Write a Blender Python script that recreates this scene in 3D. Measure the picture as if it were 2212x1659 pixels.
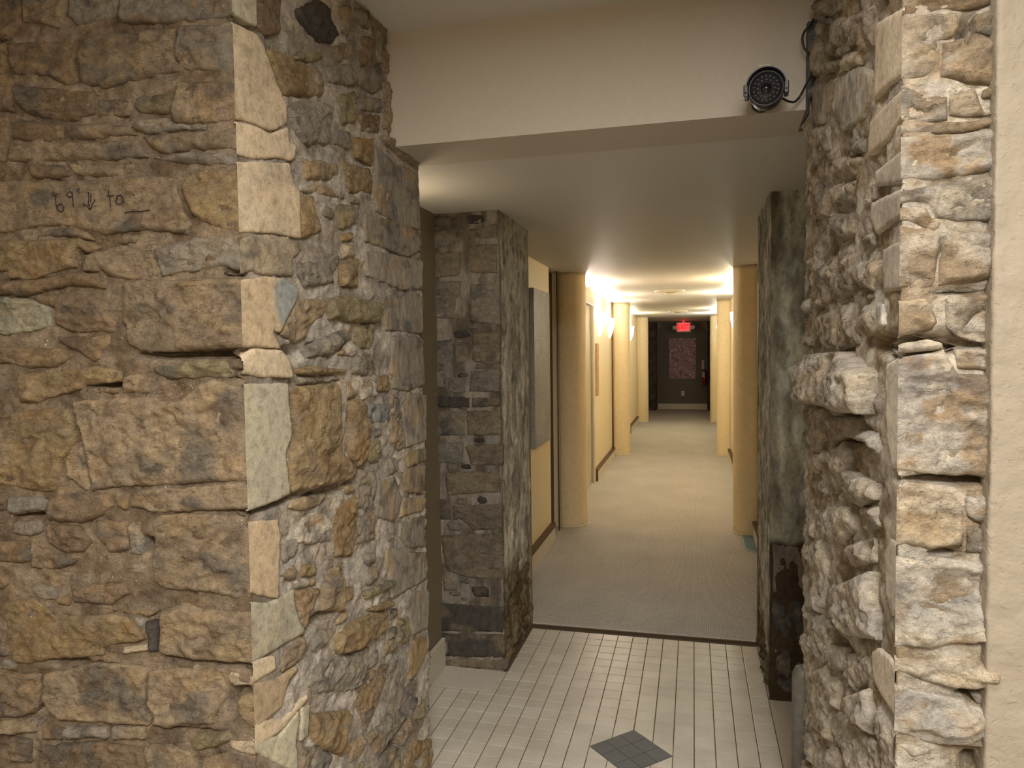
import bpy, math, random
import numpy as np
from mathutils import Vector
from mathutils.bvhtree import BVHTree
for o in list(bpy.data.objects): bpy.data.objects.remove(o)
SC = bpy.context.scene
COL = SC.collection

def lin(c):
    return tuple(((v/255)/12.92 if v/255 <= .04045 else ((v/255+.055)/1.055)**2.4) for v in c)

# ---------------------------------------------------------------- camera, world, lamps, exposure
H = 1.55
YAW, PITCH, ROLL = math.radians(14.27), math.radians(-2.68), math.radians(-.78)
cam_d = bpy.data.cameras.new('camera'); cam = bpy.data.objects.new('camera', cam_d); COL.objects.link(cam)
cam_d.sensor_width = 36; cam_d.lens = 36*1544/2212; cam_d.clip_start = .02
fw = Vector((-math.sin(YAW)*math.cos(PITCH), math.cos(YAW)*math.cos(PITCH), math.sin(PITCH)))
rt = Vector((math.cos(YAW), math.sin(YAW), 0)); up = rt.cross(fw)
c_, s_ = math.cos(ROLL), math.sin(ROLL)
r2 = rt*c_ + up*s_; u2 = up*c_ - rt*s_
from mathutils import Matrix
cam.matrix_world = Matrix(((r2.x, u2.x, -fw.x, 0), (r2.y, u2.y, -fw.y, 0), (r2.z, u2.z, -fw.z, H), (0, 0, 0, 1)))
SC.camera = cam
w = bpy.data.worlds.new('world'); SC.world = w; w.use_nodes = True
w.node_tree.nodes['Background'].inputs[0].default_value = (*lin((255, 225, 190)), 1)
w.node_tree.nodes['Background'].inputs[1].default_value = .02

def lamp(name, kind, loc, power, col, rot=(0, 0, 0), **k):
    d = bpy.data.lights.new(name, kind); d.energy = power; d.color = lin(col)
    for a, v in k.items(): setattr(d, a, v)
    o = bpy.data.objects.new(name, d); COL.objects.link(o); o.location = loc; o.rotation_euler = rot
    return o
WARM = (255, 243, 226); NEUT = (255, 236, 208)
lamp('ceiling_lamp_light', 'AREA', (.02, .58, 2.54), 17, (255, 247, 236), shape='DISK', size=.3)
lamp('room_fill_light', 'AREA', (.35, -.85, 2.54), 135, (255, 250, 241), shape='DISK', size=1.1)  # broad fill light added behind the camera to soften contrast, no known fitting
SC.view_settings.view_transform = 'Standard'; SC.view_settings.look = 'None'
SC.view_settings.exposure = 0.28; SC.view_settings.gamma = 1; SC.view_settings.use_curve_mapping = False

# ---------------------------------------------------------------- helpers
def mesh_obj(name, V, F, mat=None, parent=None, smooth=False, cols=None, kind=None, tris=None, uv=None):
    me = bpy.data.meshes.new(name)
    V = np.asarray(V, dtype=np.float32)
    F = np.asarray(F, dtype=np.int32) if isinstance(F, np.ndarray) else F
    if isinstance(F, np.ndarray):
        n, k = F.shape
        me.vertices.add(len(V)); me.vertices.foreach_set('co', V.ravel())
        me.loops.add(n*k); me.loops.foreach_set('vertex_index', F.ravel())
        me.polygons.add(n); me.polygons.foreach_set('loop_start', np.arange(0, n*k, k, dtype=np.int32))
        me.update(calc_edges=True)
    else:
        me.from_pydata([tuple(map(float, v)) for v in V], [], F); me.update()
    me.validate()
    if smooth: me.polygons.foreach_set('use_smooth', np.ones(len(me.polygons), dtype=bool))
    if cols is not None:
        a = me.color_attributes.new('Col', 'FLOAT_COLOR', 'POINT')
        c = np.ones((len(V), 4), dtype=np.float32); c[:, :3] = cols; a.data.foreach_set('color', c.ravel())
    if mat: me.materials.append(mat)
    o = bpy.data.objects.new(name, me); COL.objects.link(o)
    if parent: o.parent = parent
    if kind: o['kind'] = kind
    return o

def thing(name, label, cat, loc=(0, 0, 0), group=None, rz=0, kind=None):
    o = bpy.data.objects.new(name, None); COL.objects.link(o); o.location = loc; o.rotation_euler = (0, 0, rz)
    o.empty_display_size = .05
    o['label'] = label; o['category'] = cat
    if group: o['group'] = group
    if kind: o['kind'] = kind
    return o
def tag(o, label, cat, group=None, kind=None):
    o['label'] = label; o['category'] = cat
    if group: o['group'] = group
    if kind: o['kind'] = kind
    return o

class MB:
    def __init__(s): s.V = []; s.F = []
    def add(s, V, F):
        b = len(s.V); s.V += [tuple(v) for v in V]; s.F += [tuple(i+b for i in f) for f in F]; return s
    def box(s, a, b, bev=0):
        x0, y0, z0 = a; x1, y1, z1 = b
        if bev <= 0:
            return s.add([(x0,y0,z0),(x1,y0,z0),(x1,y1,z0),(x0,y1,z0),(x0,y0,z1),(x1,y0,z1),(x1,y1,z1),(x0,y1,z1)],
                [(0,3,2,1),(4,5,6,7),(0,1,5,4),(1,2,6,5),(2,3,7,6),(3,0,4,7)])
        c = [(x0+x1)/2, (y0+y1)/2, (z0+z1)/2]; h = [(x1-x0)/2, (y1-y0)/2, (z1-z0)/2]
        V = []; idx = {}
        for sx in (-1, 1):
            for sy in (-1, 1):
                for sz in (-1, 1):
                    for ax in range(3):
                        p = [sx*(h[0]-bev), sy*(h[1]-bev), sz*(h[2]-bev)]
                        p[ax] = (sx, sy, sz)[ax]*h[ax]
                        idx[(sx, sy, sz, ax)] = len(V); V.append((c[0]+p[0], c[1]+p[1], c[2]+p[2]))
        F = []
        for ax in range(3):
            o1, o2 = [k for k in range(3) if k != ax]
            for sg in (-1, 1):
                f = []
                for a1, a2 in ((-1,-1),(1,-1),(1,1),(-1,1)):
                    q = [0,0,0]; q[ax] = sg; q[o1] = a1; q[o2] = a2; f.append(idx[(*q, ax)])
                F.append(f)
        for ax in range(3):
            o1, o2 = [k for k in range(3) if k != ax]
            for a1 in (-1, 1):
                for a2 in (-1, 1):
                    q0 = [0,0,0]; q0[ax] = -1; q0[o1] = a1; q0[o2] = a2; q1 = list(q0); q1[ax] = 1
                    F.append([idx[(*q0, o1)], idx[(*q1, o1)], idx[(*q1, o2)], idx[(*q0, o2)]])
        for sx in (-1, 1):
            for sy in (-1, 1):
                for sz in (-1, 1): F.append([idx[(sx, sy, sz, k)] for k in range(3)])
        return s.add(V, F)
    def tube(s, pts, r, n=10, caps=True):
        pts = [Vector(p) for p in pts]; R = r if isinstance(r, (list, tuple)) else [r]*len(pts)
        V = []; F = []; prev = None
        for i, p in enumerate(pts):
            t = (pts[min(i+1, len(pts)-1)]-pts[max(i-1, 0)]).normalized()
            a = prev if prev is not None else (Vector((0, 0, 1)) if abs(t.z) < .9 else Vector((1, 0, 0)))
            x = (a - t*a.dot(t)).normalized(); y = t.cross(x); prev = x
            for k in range(n):
                q = 2*math.pi*k/n; V.append(p + x*(R[i]*math.cos(q)) + y*(R[i]*math.sin(q)))
        for i in range(len(pts)-1):
            for k in range(n): F.append((i*n+k, i*n+(k+1) % n, (i+1)*n+(k+1) % n, (i+1)*n+k))
        if caps: F += [tuple(range(n-1, -1, -1)), tuple((len(pts)-1)*n+k for k in range(n))]
        return s.add(V, F)
    def lathe(s, prof, c=(0, 0, 0), n=24, a0=0, a1=2*math.pi, sx=1, sy=1):
        full = abs(a1-a0-2*math.pi) < 1e-6; m = n if full else n+1
        V = [(c[0]+sx*r*math.cos(a0+(a1-a0)*k/n), c[1]+sy*r*math.sin(a0+(a1-a0)*k/n), c[2]+z) for r, z in prof for k in range(m)]
        F = []
        for i in range(len(prof)-1):
            for k in range(n): F.append((i*m+k, i*m+(k+1) % m, (i+1)*m+(k+1) % m, (i+1)*m+k))
        return s.add(V, F)
    def build(s, name, mat, parent=None, smooth=False, kind=None):
        o = mesh_obj(name, s.V, s.F, mat, parent, smooth, kind=kind)
        import bmesh
        bm = bmesh.new(); bm.from_mesh(o.data); bmesh.ops.remove_doubles(bm, verts=bm.verts, dist=1e-6)
        bmesh.ops.recalc_face_normals(bm, faces=bm.faces); bm.to_mesh(o.data); bm.free()
        return o
def at(o, parent):   # parent a mesh built in world coordinates to an Empty that is not at the origin
    o.parent = parent; o.location = -Vector(parent.location); return o

# gradient noise, vectorised
_rs = np.random.RandomState(7); _P = _rs.permutation(256); _P = np.concatenate([_P, _P, _P])
_G = _rs.normal(size=(256, 3)); _G /= np.linalg.norm(_G, axis=1)[:, None]
def pn(x, y, z):
    x, y, z = np.broadcast_arrays(np.asarray(x, float), y, z)
    xi = np.floor(x).astype(int); yi = np.floor(y).astype(int); zi = np.floor(z).astype(int)
    xf, yf, zf = x-xi, y-yi, z-zi
    u, v, w_ = [t*t*t*(t*(t*6-15)+10) for t in (xf, yf, zf)]
    r = 0
    for i in (0, 1):
        for j in (0, 1):
            for k in (0, 1):
                h = _P[_P[_P[(xi+i) & 255]+((yi+j) & 255)]+((zi+k) & 255)]; g = _G[h]
                d = g[..., 0]*(xf-i)+g[..., 1]*(yf-j)+g[..., 2]*(zf-k)
                r = r + d*(u if i else 1-u)*(v if j else 1-v)*(w_ if k else 1-w_)
    return r*1.6
def fbm(x, y, z, o=4, g=.5):
    r = 0; a = 1; f = 1
    for _ in range(o): r = r + a*pn(x*f, y*f, z*f+_*7.3); a *= g; f *= 2.03
    return r
def sstep(a, b, x):
    t = np.clip((x-a)/(b-a), 0, 1); return t*t*(3-2*t)

# ---------------------------------------------------------------- materials
def nmat(name, base=(.5, .5, .5), rough=.6, spec=.4, metal=0, emit=None, es=0):
    m = bpy.data.materials.new(name); m.use_nodes = True; b = m.node_tree.nodes['Principled BSDF']
    b.inputs['Base Color'].default_value = (*base, 1); b.inputs['Roughness'].default_value = rough
    b.inputs['Specular IOR Level'].default_value = spec; b.inputs['Metallic'].default_value = metal
    if emit: b.inputs['Emission Color'].default_value = (*emit, 1); b.inputs['Emission Strength'].default_value = es
    return m, m.node_tree, b
def N(nt, t, **k):
    n = nt.nodes.new(t)
    for a, v in k.items():
        if a.startswith('i_'):
            n.inputs[int(a[2:])].default_value = v
        else: setattr(n, a, v)
    return n
def mixc(nt, mode, fac, a, b):
    n = nt.nodes.new('ShaderNodeMix'); n.data_type = 'RGBA'; n.blend_type = mode
    for i, v in ((0, fac), (6, a), (7, b)):
        if hasattr(v, 'links') or hasattr(v, 'is_linked'): nt.links.new(v, n.inputs[i])
        else: n.inputs[i].default_value = v if i == 0 else (*v, 1)
    return n.outputs[2]
def ramp(nt, src, stops):
    r = nt.nodes.new('ShaderNodeValToRGB'); e = r.color_ramp.elements
    while len(e) < len(stops): e.new(.5)
    for k, (p, c) in enumerate(stops): e[k].position = p; e[k].color = (*c, 1) if len(c) == 3 else c
    nt.links.new(src, r.inputs[0]); return r.outputs[0]
def objco(nt, scale=(1, 1, 1)):
    g = nt.nodes.new('ShaderNodeTexCoord'); mp = nt.nodes.new('ShaderNodeMapping'); mp.inputs['Scale'].default_value = scale
    nt.links.new(g.outputs['Object'], mp.inputs[0]); return mp.outputs[0]
def noise(nt, co, sc, det=4, ro=.55, dist=0):
    n = N(nt, 'ShaderNodeTexNoise'); n.inputs['Scale'].default_value = sc; n.inputs['Detail'].default_value = det
    n.inputs['Roughness'].default_value = ro; n.inputs['Distortion'].default_value = dist
    nt.links.new(co, n.inputs['Vector']); return n.outputs['Fac']
def bump(nt, b, h, s, d, prev=None):
    n = nt.nodes.new('ShaderNodeBump'); n.inputs['Strength'].default_value = s; n.inputs['Distance'].default_value = d
    nt.links.new(h, n.inputs['Height'])
    if prev is not None: nt.links.new(prev, n.inputs['Normal'])
    nt.links.new(n.outputs[0], b.inputs['Normal']); return n.outputs[0]

def stone_mat(name, scale=(1, 1, 1.25), bs=.7, bd=.006, speck=.5, cracks=True, contrast=1.):
    m, nt, b = nmat(name, rough=.85, spec=.25)
    at_ = N(nt, 'ShaderNodeVertexColor', layer_name='Col')
    co = objco(nt, scale)
    n1 = noise(nt, co, 46, 8, .74, .15); n2 = noise(nt, co, 9, 5, .6, .5); n3 = noise(nt, co, 150, 3, .6)
    v = 1-contrast
    c = mixc(nt, 'MULTIPLY', 1., at_.outputs[0], ramp(nt, n1, [(.28, (.52, .5, .47)), (.5, (.98, .98, .98)), (.72, (1.28, 1.26, 1.22))]))
    c = mixc(nt, 'MULTIPLY', .9*contrast, c, ramp(nt, n2, [(.3, (.72, .74, .78)), (.5, (1, 1, 1)), (.7, (1.2, 1.14, 1.0))]))
    c = mixc(nt, 'MULTIPLY', .6, c, ramp(nt, n3, [(.3, (.78, .78, .78)), (.6, (1.12, 1.12, 1.12))]))
    vo = N(nt, 'ShaderNodeTexVoronoi'); vo.inputs['Scale'].default_value = 75; nt.links.new(objco(nt), vo.inputs['Vector'])
    wn = noise(nt, objco(nt), 14, 2)
    f = nt.nodes.new('ShaderNodeMath'); f.operation = 'MULTIPLY'
    nt.links.new(ramp(nt, vo.outputs['Distance'], [(.1, (1, 1, 1)), (.16, (0, 0, 0))]), f.inputs[0])
    nt.links.new(ramp(nt, wn, [(.56, (0, 0, 0)), (.64, (speck,)*3)]), f.inputs[1])
    c = mixc(nt, 'MIX', f.outputs[0], c, lin((232, 224, 206)))
    nt.links.new(c, b.inputs['Base Color'])
    ri = noise(nt, objco(nt, (1, 1, 1.5)), 30, 9, .72, .35)
    wz = noise(nt, objco(nt, (1, 1, 2.6)), 7, 5, .62, .3)
    ck = ramp(nt, wz, [(.488, (1, 1, 1)), (.4985, (0, 0, 0)), (.5015, (0, 0, 0)), (.512, (1, 1, 1))])
    if cracks:
        ckc = ramp(nt, wz, [(.493, (1, 1, 1)), (.4995, (.45, .40, .34)), (.5005, (.45, .40, .34)), (.507, (1, 1, 1))])
        cm = mixc(nt, 'MIX', ramp(nt, noise(nt, objco(nt), 11, 2), [(.47, (0, 0, 0)), (.55, (.9, .9, .9))]), (1, 1, 1), ckc)
        nt.links.new(mixc(nt, 'MULTIPLY', 1., c, cm), b.inputs['Base Color'])
    p = bump(nt, b, ri, bs, bd*2.6)
    if cracks: p = bump(nt, b, ck, .5, .004, p)
    vc = N(nt, 'ShaderNodeTexVoronoi', feature='F1'); vc.inputs['Scale'].default_value = 62; nt.links.new(objco(nt, (1, 1, 1.5)), vc.inputs['Vector'])
    if cracks: p = bump(nt, b, vc.outputs['Distance'], .35, .005, p)
    p = bump(nt, b, n3, bs*.6, bd*.4, p)
    return m
M_ROUGH = stone_mat('rough_stone', bs=1., bd=.0065, speck=.25)
M_SAWN = stone_mat('sawn_stone', (1, 1, 1), bs=.22, bd=.0015, speck=.08, cracks=False, contrast=.35)
M_RUB = stone_mat('rubble_stone', (1, 1, 1.3), bs=1., bd=.006, speck=.6)
M_MORT = stone_mat('mortar', (1, 1, 1), bs=1., bd=.007, speck=1.)
M_ROUGHR = stone_mat('rough_limewashed_stone', bs=1., bd=.0075, speck=.5)
M_RUBR = stone_mat('limewashed_rubble', (1, 1, 1.2), bs=1., bd=.0065, speck=.6)
M_PLST = stone_mat('old_render', (1, 1, .45), bs=.9, bd=.005, speck=0, cracks=False)

def flat(name, rgb, rough=.7, spec=.3, bs=0, sc=60, var=.06, metal=0):
    m, nt, b = nmat(name, lin(rgb), rough, spec, metal)
    co = objco(nt); n = noise(nt, co, sc, 4)
    c = mixc(nt, 'MULTIPLY', 1., lin(rgb), ramp(nt, n, [(.25, (1-var*2,)*3), (.75, (1+var*2,)*3)]))
    nt.links.new(c, b.inputs['Base Color'])
    if bs: bump(nt, b, n, bs, .003)
    return m
M_CEIL = flat('ceiling_paint', (200, 197, 190), .55, .3, .05, 90, .02)
M_BEAM = flat('beam_paint', (190, 182, 170), .6, .3, .06, 90, .02)
M_CREAM = flat('cream_paint', (236, 220, 184), .5, .35, .06, 30, .02)
M_CREAM2 = flat('column_plaster', (232, 213, 172), .6, .3, .5, 24, .03)
M_OLIVE = flat('olive_paint', (134, 122, 100), .7, .2, .05, 60, .03)
M_DARKW = flat('dark_wall_paint', (112, 106, 97), .8, .2, .05, 60, .03)
M_WHITE = flat('white_trim_paint', (214, 206, 188), .5, .35, .04, 60, .02)
M_BROWN = flat('brown_trim', (96, 74, 52), .5, .3, .1, 60, .06)
M_BLACK = flat('black_plastic', (34, 33, 36), .35, .5, 0, 60, .03)
M_GREYM = flat('dark_grey_metal', (62, 60, 62), .5, .5, .2, 40, .08)
M_DOOR = flat('grey_beige_door_paint', (196, 186, 160), .45, .35, .03, 60, .02)
M_CHROME = nmat('brushed_steel', lin((190, 184, 172)), .3, .5, 1)[0]
M_PLASTER = flat('rough_plaster_paint', (146, 136, 121), .65, .3, 1., 22, .03)
M_CEMENT = flat('cement', (128, 116, 100), .9, .2, .6, 70, .1)
M_GROUT = flat('grout', (96, 86, 72), .9, .2, .3, 120, .08)
M_ROOM = flat('entry_wall_paint', (200, 184, 158), .7, .3, .05, 60, .03)

def tile_mat(name, rgb, rough):
    m, nt, b = nmat(name, lin(rgb), rough, .45)
    oi = N(nt, 'ShaderNodeObjectInfo'); g = N(nt, 'ShaderNodeNewGeometry')
    n = noise(nt, g.outputs['Position'], 6, 4); n2 = noise(nt, g.outputs['Position'], 90, 3)
    c = mixc(nt, 'MULTIPLY', 1., lin(rgb), ramp(nt, n, [(.3, (.9, .88, .85)), (.7, (1.08, 1.08, 1.08))]))
    c = mixc(nt, 'MULTIPLY', 1., c, ramp(nt, oi.outputs['Random'], [(0, (.94, .94, .94)), (1, (1.05, 1.05, 1.04))]))
    c = mixc(nt, 'MULTIPLY', 1., c, ramp(nt, n2, [(.3, (.95, .95, .95)), (.7, (1.04, 1.04, 1.04))]))
    nt.links.new(c, b.inputs['Base Color']); bump(nt, b, n2, .12, .001)
    return m
M_TILE = tile_mat('beige_ceramic', (208, 202, 191), .32)
M_TILED = tile_mat('slate_blue_ceramic', (100, 103, 106), .5)

def carpet_mat():
    m, nt, b = nmat('ribbed_carpet', rough=.95, spec=.1)
    co = objco(nt)
    wv = N(nt, 'ShaderNodeTexWave', wave_type='BANDS', bands_direction='X', wave_profile='SIN')
    wv.inputs['Scale'].default_value = 32; wv.inputs['Distortion'].default_value = 1.6; wv.inputs['Detail'].default_value = 2; wv.inputs['Detail Scale'].default_value = 3
    nt.links.new(co, wv.inputs['Vector'])
    n = noise(nt, objco(nt, (1, .35, 1)), 120, 4, .7); n2 = noise(nt, co, 2.2, 3)
    c = mixc(nt, 'MIX', n, lin((150, 147, 143)), lin((250, 247, 241)))
    c = mixc(nt, 'MULTIPLY', .5, c, ramp(nt, wv.outputs['Fac'], [(0, (.6, .6, .6)), (1, (1.15, 1.15, 1.15))]))
    c = mixc(nt, 'MULTIPLY', 1., c, ramp(nt, n2, [(.3, (.93, .93, .93)), (.7, (1.05, 1.05, 1.05))]))
    nt.links.new(c, b.inputs['Base Color'])
    p = bump(nt, b, wv.outputs['Fac'], .6, .004); bump(nt, b, n, .5, .004, p)
    return m
M_CARPET = carpet_mat()

# ---------------------------------------------------------------- stone walls
PAL = {'t': (164, 146, 122), 'g': (154, 146, 134), 'o': (160, 140, 108), 'b': (146, 126, 103), 'B': (144, 147, 146), 'p': (194, 178, 154),
       'd': (88, 82, 78), 'w': (198, 190, 178), 'n': (172, 167, 148), 'l': (156, 145, 116)}
FACES = {  # origin, direction along u, outward normal, u of the free corner
 'FL': ((0, 1.35), (1, 0), (0, -1), -.94), 'JL': ((-.94, 0), (0, 1), (1, 0), 1.35),
 'FR': ((0, 1.35), (1, 0), (0, -1), .34), 'PL': ((0, 3.27), (1, 0), (0, -1), None), 'PR': ((0, 3.255), (1, 0), (0, -1), None)}
_d = np.array([.314-.34, 2.3-1.35]); _d /= np.linalg.norm(_d)
FACES['JR'] = ((.34, 1.35), tuple(_d), (-_d[1], _d[0]), 0.)
KIND = {  # amp, lift, rounding, noise scale, vertical squash, extra grid step
 'r': (.0050, .001, .010, 15., 1.5), 'q': (.0026, .001, .010, 14., 1.6), 's': (.0007, .001, .003, 10., 1.), 'u': (.0062, .000, .011, 22., 1.3),
 'v': (.0060, .012, .012, 16., 1.6), 'P': (.008, .038, .018, 15., 1.2), 'c': (.0035, .000, .007, 20., .5), 'm': (.0030, .000, .006, 26., 1.), 'w': (.0016, .006, .004, 16., .3)}
KM = {'r': M_ROUGH, 'q': M_ROUGH, 's': M_SAWN, 'u': M_RUB, 'v': M_ROUGH, 'P': M_RUB, 'c': M_PLST, 'm': M_MORT, 'w': M_PLST}

KR = dict(KM, r=M_ROUGHR, v=M_ROUGHR, u=M_RUBR, P=M_RUBR)
def in_poly(px, pz, poly):
    ins = np.zeros(px.shape, bool); n = len(poly); j = n-1
    for i in range(n):
        xi, zi = poly[i]; xj, zj = poly[j]
        if zi != zj:
            c = ((zi > pz) != (zj > pz)) & (px < (xj-xi)*(pz-zi)/(zj-zi)+xi); ins ^= c
        j = i
    return ins
def seg_dist(px, pz, A, B, chunk=40):
    best = np.full(px.shape, 1e9); qx = np.zeros(px.shape); qz = np.zeros(px.shape)
    for (ax, az), (bx, bz) in zip(A, B):
        dx, dz = bx-ax, bz-az; L = dx*dx+dz*dz+1e-12
        t = np.clip(((px-ax)*dx+(pz-az)*dz)/L, 0, 1); cx = ax+t*dx; cz = az+t*dz
        d = (px-cx)**2+(pz-cz)**2; k = d < best
        best[k] = d[k]; qx[k] = cx[k]; qz[k] = cz[k]
    return np.sqrt(best), qx, qz

CUR = {}
def stone_colour(base, X, Y, Z, seed, face, z, kind='r'):
    c = np.array(lin(PAL[base])); r = np.random.RandomState(seed)
    c = c*(1+r.uniform(-.10, .10)); out = np.tile(c, (len(X), 1))
    def blend(mask, col, s): 
        nonlocal out
        m = (mask*s*(.3 if kind == 's' and base != 'B' else 1))[:, None]; out = out*(1-m)+np.array(lin(col))*m
    q = seed*1.37
    if base in 'tbplr':
        blend(sstep(.22, .5, fbm(X*9+q, Y*9, Z*14, 3)), (172, 148, 110), .4)
        blend(sstep(.25, .6, fbm(X*7+q+50, Y*7, Z*9, 3)), (98, 98, 96), .6)
        blend(sstep(.3, .7, fbm(X*11+q+90, Y*11, Z*11, 3)), (104, 84, 64), .45)
    elif base in 'gnd':
        blend(sstep(.2, .55, fbm(X*9+q, Y*9, Z*14, 3)), (84, 82, 84), .55)
        blend(sstep(.2, .6, fbm(X*7+q+50, Y*7, Z*9, 3)), (176, 146, 100), .4)
    elif base == 'o':
        blend(sstep(.15, .5, fbm(X*12+q, Y*12, Z*16, 4)), (134, 104, 70), .5)
        blend(sstep(.3, .6, fbm(X*8+q+50, Y*8, Z*9, 3)), (170, 150, 124), .6)
    elif base == 'w':
        blend(sstep(.0, .35, fbm(X*13+q, Y*13, Z*15, 4)), (168, 140, 104), .75)
        blend(sstep(.25, .5, fbm(X*10+q+50, Y*10, Z*14, 3)), (104, 98, 96), .5)
    elif base == 'B':
        blend(sstep(-.1, .3, fbm(X*5+q, Y*5, Z*5, 3)), (190, 168, 136), .85)
    if face in ('FR', 'JR'):
        wmask = sstep(.02, .42, fbm(X*11+7, Y*11, Z*16, 5)+.25*(1.5-z))
        blend(wmask, (222, 212, 196), .55)
        if face == 'JR': k_ = (.28+.35*(1-sstep(.9, 1.9, z)))[:, None]; out = out*(1-k_)+k_*np.array(lin((214, 206, 194)))
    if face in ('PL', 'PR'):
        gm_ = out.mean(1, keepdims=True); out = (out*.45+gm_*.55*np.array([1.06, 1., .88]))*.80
    return out

def stone(face, kind, colk, poly, seed, parent, step=None, name='stone'):
    (ox, oy), (dx, dy), (nx, ny), cu = FACES[face]
    amp, lift, rnd, ns, sq = KIND[kind]; amp *= {'FL': 1.25, 'FR': 1.6, 'JR': 1.2}.get(face, 1.)
    far = face in ('PL', 'PR')
    step = step or {'FL': .0045, 'FR': .0045, 'JL': .0055, 'JR': .006, 'PL': .010, 'PR': .010}[face]
    P = []
    n = len(poly)
    oncorner = lambda a: cu is not None and abs(a-cu) < 1e-4
    for i in range(n):
        a = np.array(poly[i]); b = np.array(poly[(i+1) % n]); L = np.linalg.norm(b-a); k = max(1, int(L/.012))
        for t in range(k):
            P.append(a+(b-a)*t/k)
    P = np.array(P); A0 = P.copy()
    ja = .0035 if kind != 's' else .0015
    P[:, 0] += ja*fbm(A0[:, 0]*45, A0[:, 1]*45, seed*.7, 3); P[:, 1] += ja*fbm(A0[:, 0]*45+30, A0[:, 1]*45, seed*.7, 3)
    if cu is not None:
        k = np.abs(A0[:, 0]-cu) < 1e-4; P[k, 0] = cu
        if face in ('FL',): P[:, 0] = np.minimum(P[:, 0], cu)
        else: P[:, 0] = np.maximum(P[:, 0], cu)
    x0, z0 = P.min(0)-step; x1, z1 = P.max(0)+step
    step = max(step, min(x1-x0, z1-z0)/3000)
    us = np.arange(x0, x1+step, step); zs = np.arange(z0, z1+step, step)
    gu, gz = np.meshgrid(us, zs, indexing='ij')
    cuu, czz = np.meshgrid(us[:-1]+step/2, zs[:-1]+step/2, indexing='ij')
    ins = in_poly(cuu, czz, P)
    if ins.sum() < 6: return None
    ii, jj = np.nonzero(ins); W = len(zs)
    q = np.stack([ii*W+jj, (ii+1)*W+jj, (ii+1)*W+jj+1, ii*W+jj+1], 1)
    used, inv = np.unique(q.ravel(), return_inverse=True); F = inv.reshape(-1, 4)
    u = gu.ravel()[used]; z = gz.ravel()[used]
    Bq = np.roll(P, -1, axis=0)
    # boundary vertices
    E = np.concatenate([F[:, [0, 1]], F[:, [1, 2]], F[:, [2, 3]], F[:, [3, 0]]]); Es = np.sort(E, 1)
    key = Es[:, 0].astype(np.int64)*len(u)+Es[:, 1]; uk, idx, cnt = np.unique(key, return_index=True, return_counts=True)
    BE = E[idx[cnt == 1]]; bv = np.unique(BE)
    _, qx, qz = seg_dist(u[bv], z[bv], P, Bq); u[bv] = qx; z[bv] = qz
    free = [i for i in range(len(P)) if not (cu is not None and abs(P[i, 0]-cu) < 1e-5 and abs(Bq[i, 0]-cu) < 1e-5)]
    d, _, _ = seg_dist(u, z, P[free], Bq[free])
    ex = ox+dx*u; ey = oy+dy*u
    h = fbm(ex*ns+seed*3.1, ey*ns, z*ns*sq, 5, .62)
    rid = 1-np.abs(fbm(ex*ns*.55+seed, ey*ns*.55, z*ns*.5*sq, 3, .5))*2.2
    if kind in 'ruvPq':
        h = amp*(.75*h+.75*rid-.35)
        # flaked ledges, as the split faces show
        lv = fbm(ex*ns*.35+seed*5, ey*ns*.35, z*ns*.6, 3, .5)*2.3; fr = lv-np.floor(lv)
        # chisel facets: tilted planes with small steps between them
        rs = np.random.RandomState(seed); cell = {'FL': .045, 'FR': .04}.get(face, .03)
        K = max(3, int((x1-x0)*(z1-z0)/cell**2)+2); K = min(K, 160)
        cx = rs.uniform(x0, x1, K); cz = rs.uniform(z0, z1, K); tx = rs.uniform(-.16, .16, K); tz = rs.uniform(-.20, .14, K); of = rs.uniform(-.25, .35, K)
        wu = u+.010*fbm(ex*38+3, ey*38, z*38, 3); wz = z+.008*fbm(ex*38+33, ey*38, z*38, 3)
        dd = (wu[:, None]-cx)**2+((wz[:, None]-cz)*1.35)**2; ni = dd.argmin(1)
        h = h+(tx[ni]*(wu-cx[ni])+tz[ni]*(wz-cz[ni]))*.8+of[ni]*amp*.55
        h = h+amp*.9*(np.floor(lv)+sstep(.0, .22, fr)) *.80
    else:
        h = amp*(h*.9+.3*rid)
    if cu is not None:
        h = h*sstep(.0, .03, np.abs(u-cu)); lf = lift*sstep(.01, .09, np.abs(u-cu))
    else: lf = lift
    R = rnd*(1+.5*pn(ex*30, ey*30, z*30))
    e = 1-np.clip(d/R, 0, 1); prof = 1-np.sqrt(np.clip(1-e*e, 0, 1))
    dome = 0
    if kind in 'uvP': dome = .003*sstep(0, .05, d)
    h = h*sstep(0, .012, d)+lf+dome-prof*(.002 if kind == 's' else .0025 if kind == 'c' or far else .006)*(1.8 if kind in 'vP' else 1)
    X = ex+nx*h; Y = ey+ny*h; Z = z
    bi = {v: k for k, v in enumerate(bv)}
    nb = len(u)
    back = -.045 if not far else -.03
    back = np.full(len(bv), back) if cu is None else np.where(np.abs(u[bv]-cu) < .035, np.maximum(back, -.0035-1.1*np.abs(u[bv]-cu)), back)
    Xb = ex[bv]+nx*back; Yb = ey[bv]+ny*back
    V = np.concatenate([np.stack([X, Y, Z], 1), np.stack([Xb, Yb, z[bv]], 1)])
    lut = np.zeros(nb, int); lut[bv] = nb+np.arange(len(bv))
    if cu is not None: BE = BE[~((np.abs(u[BE[:, 0]]-cu) < 1e-5) & (np.abs(u[BE[:, 1]]-cu) < 1e-5))]
    SF = np.stack([BE[:, 1], BE[:, 0], lut[BE[:, 0]], lut[BE[:, 1]]], 1)
    flip = nx*dy-ny*dx < 0
    FF = np.concatenate([F, SF])
    if flip: FF = FF[:, ::-1].copy()
    C = stone_colour(colk, V[:, 0], V[:, 1], V[:, 2], seed, face, V[:, 2], kind)
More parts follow.
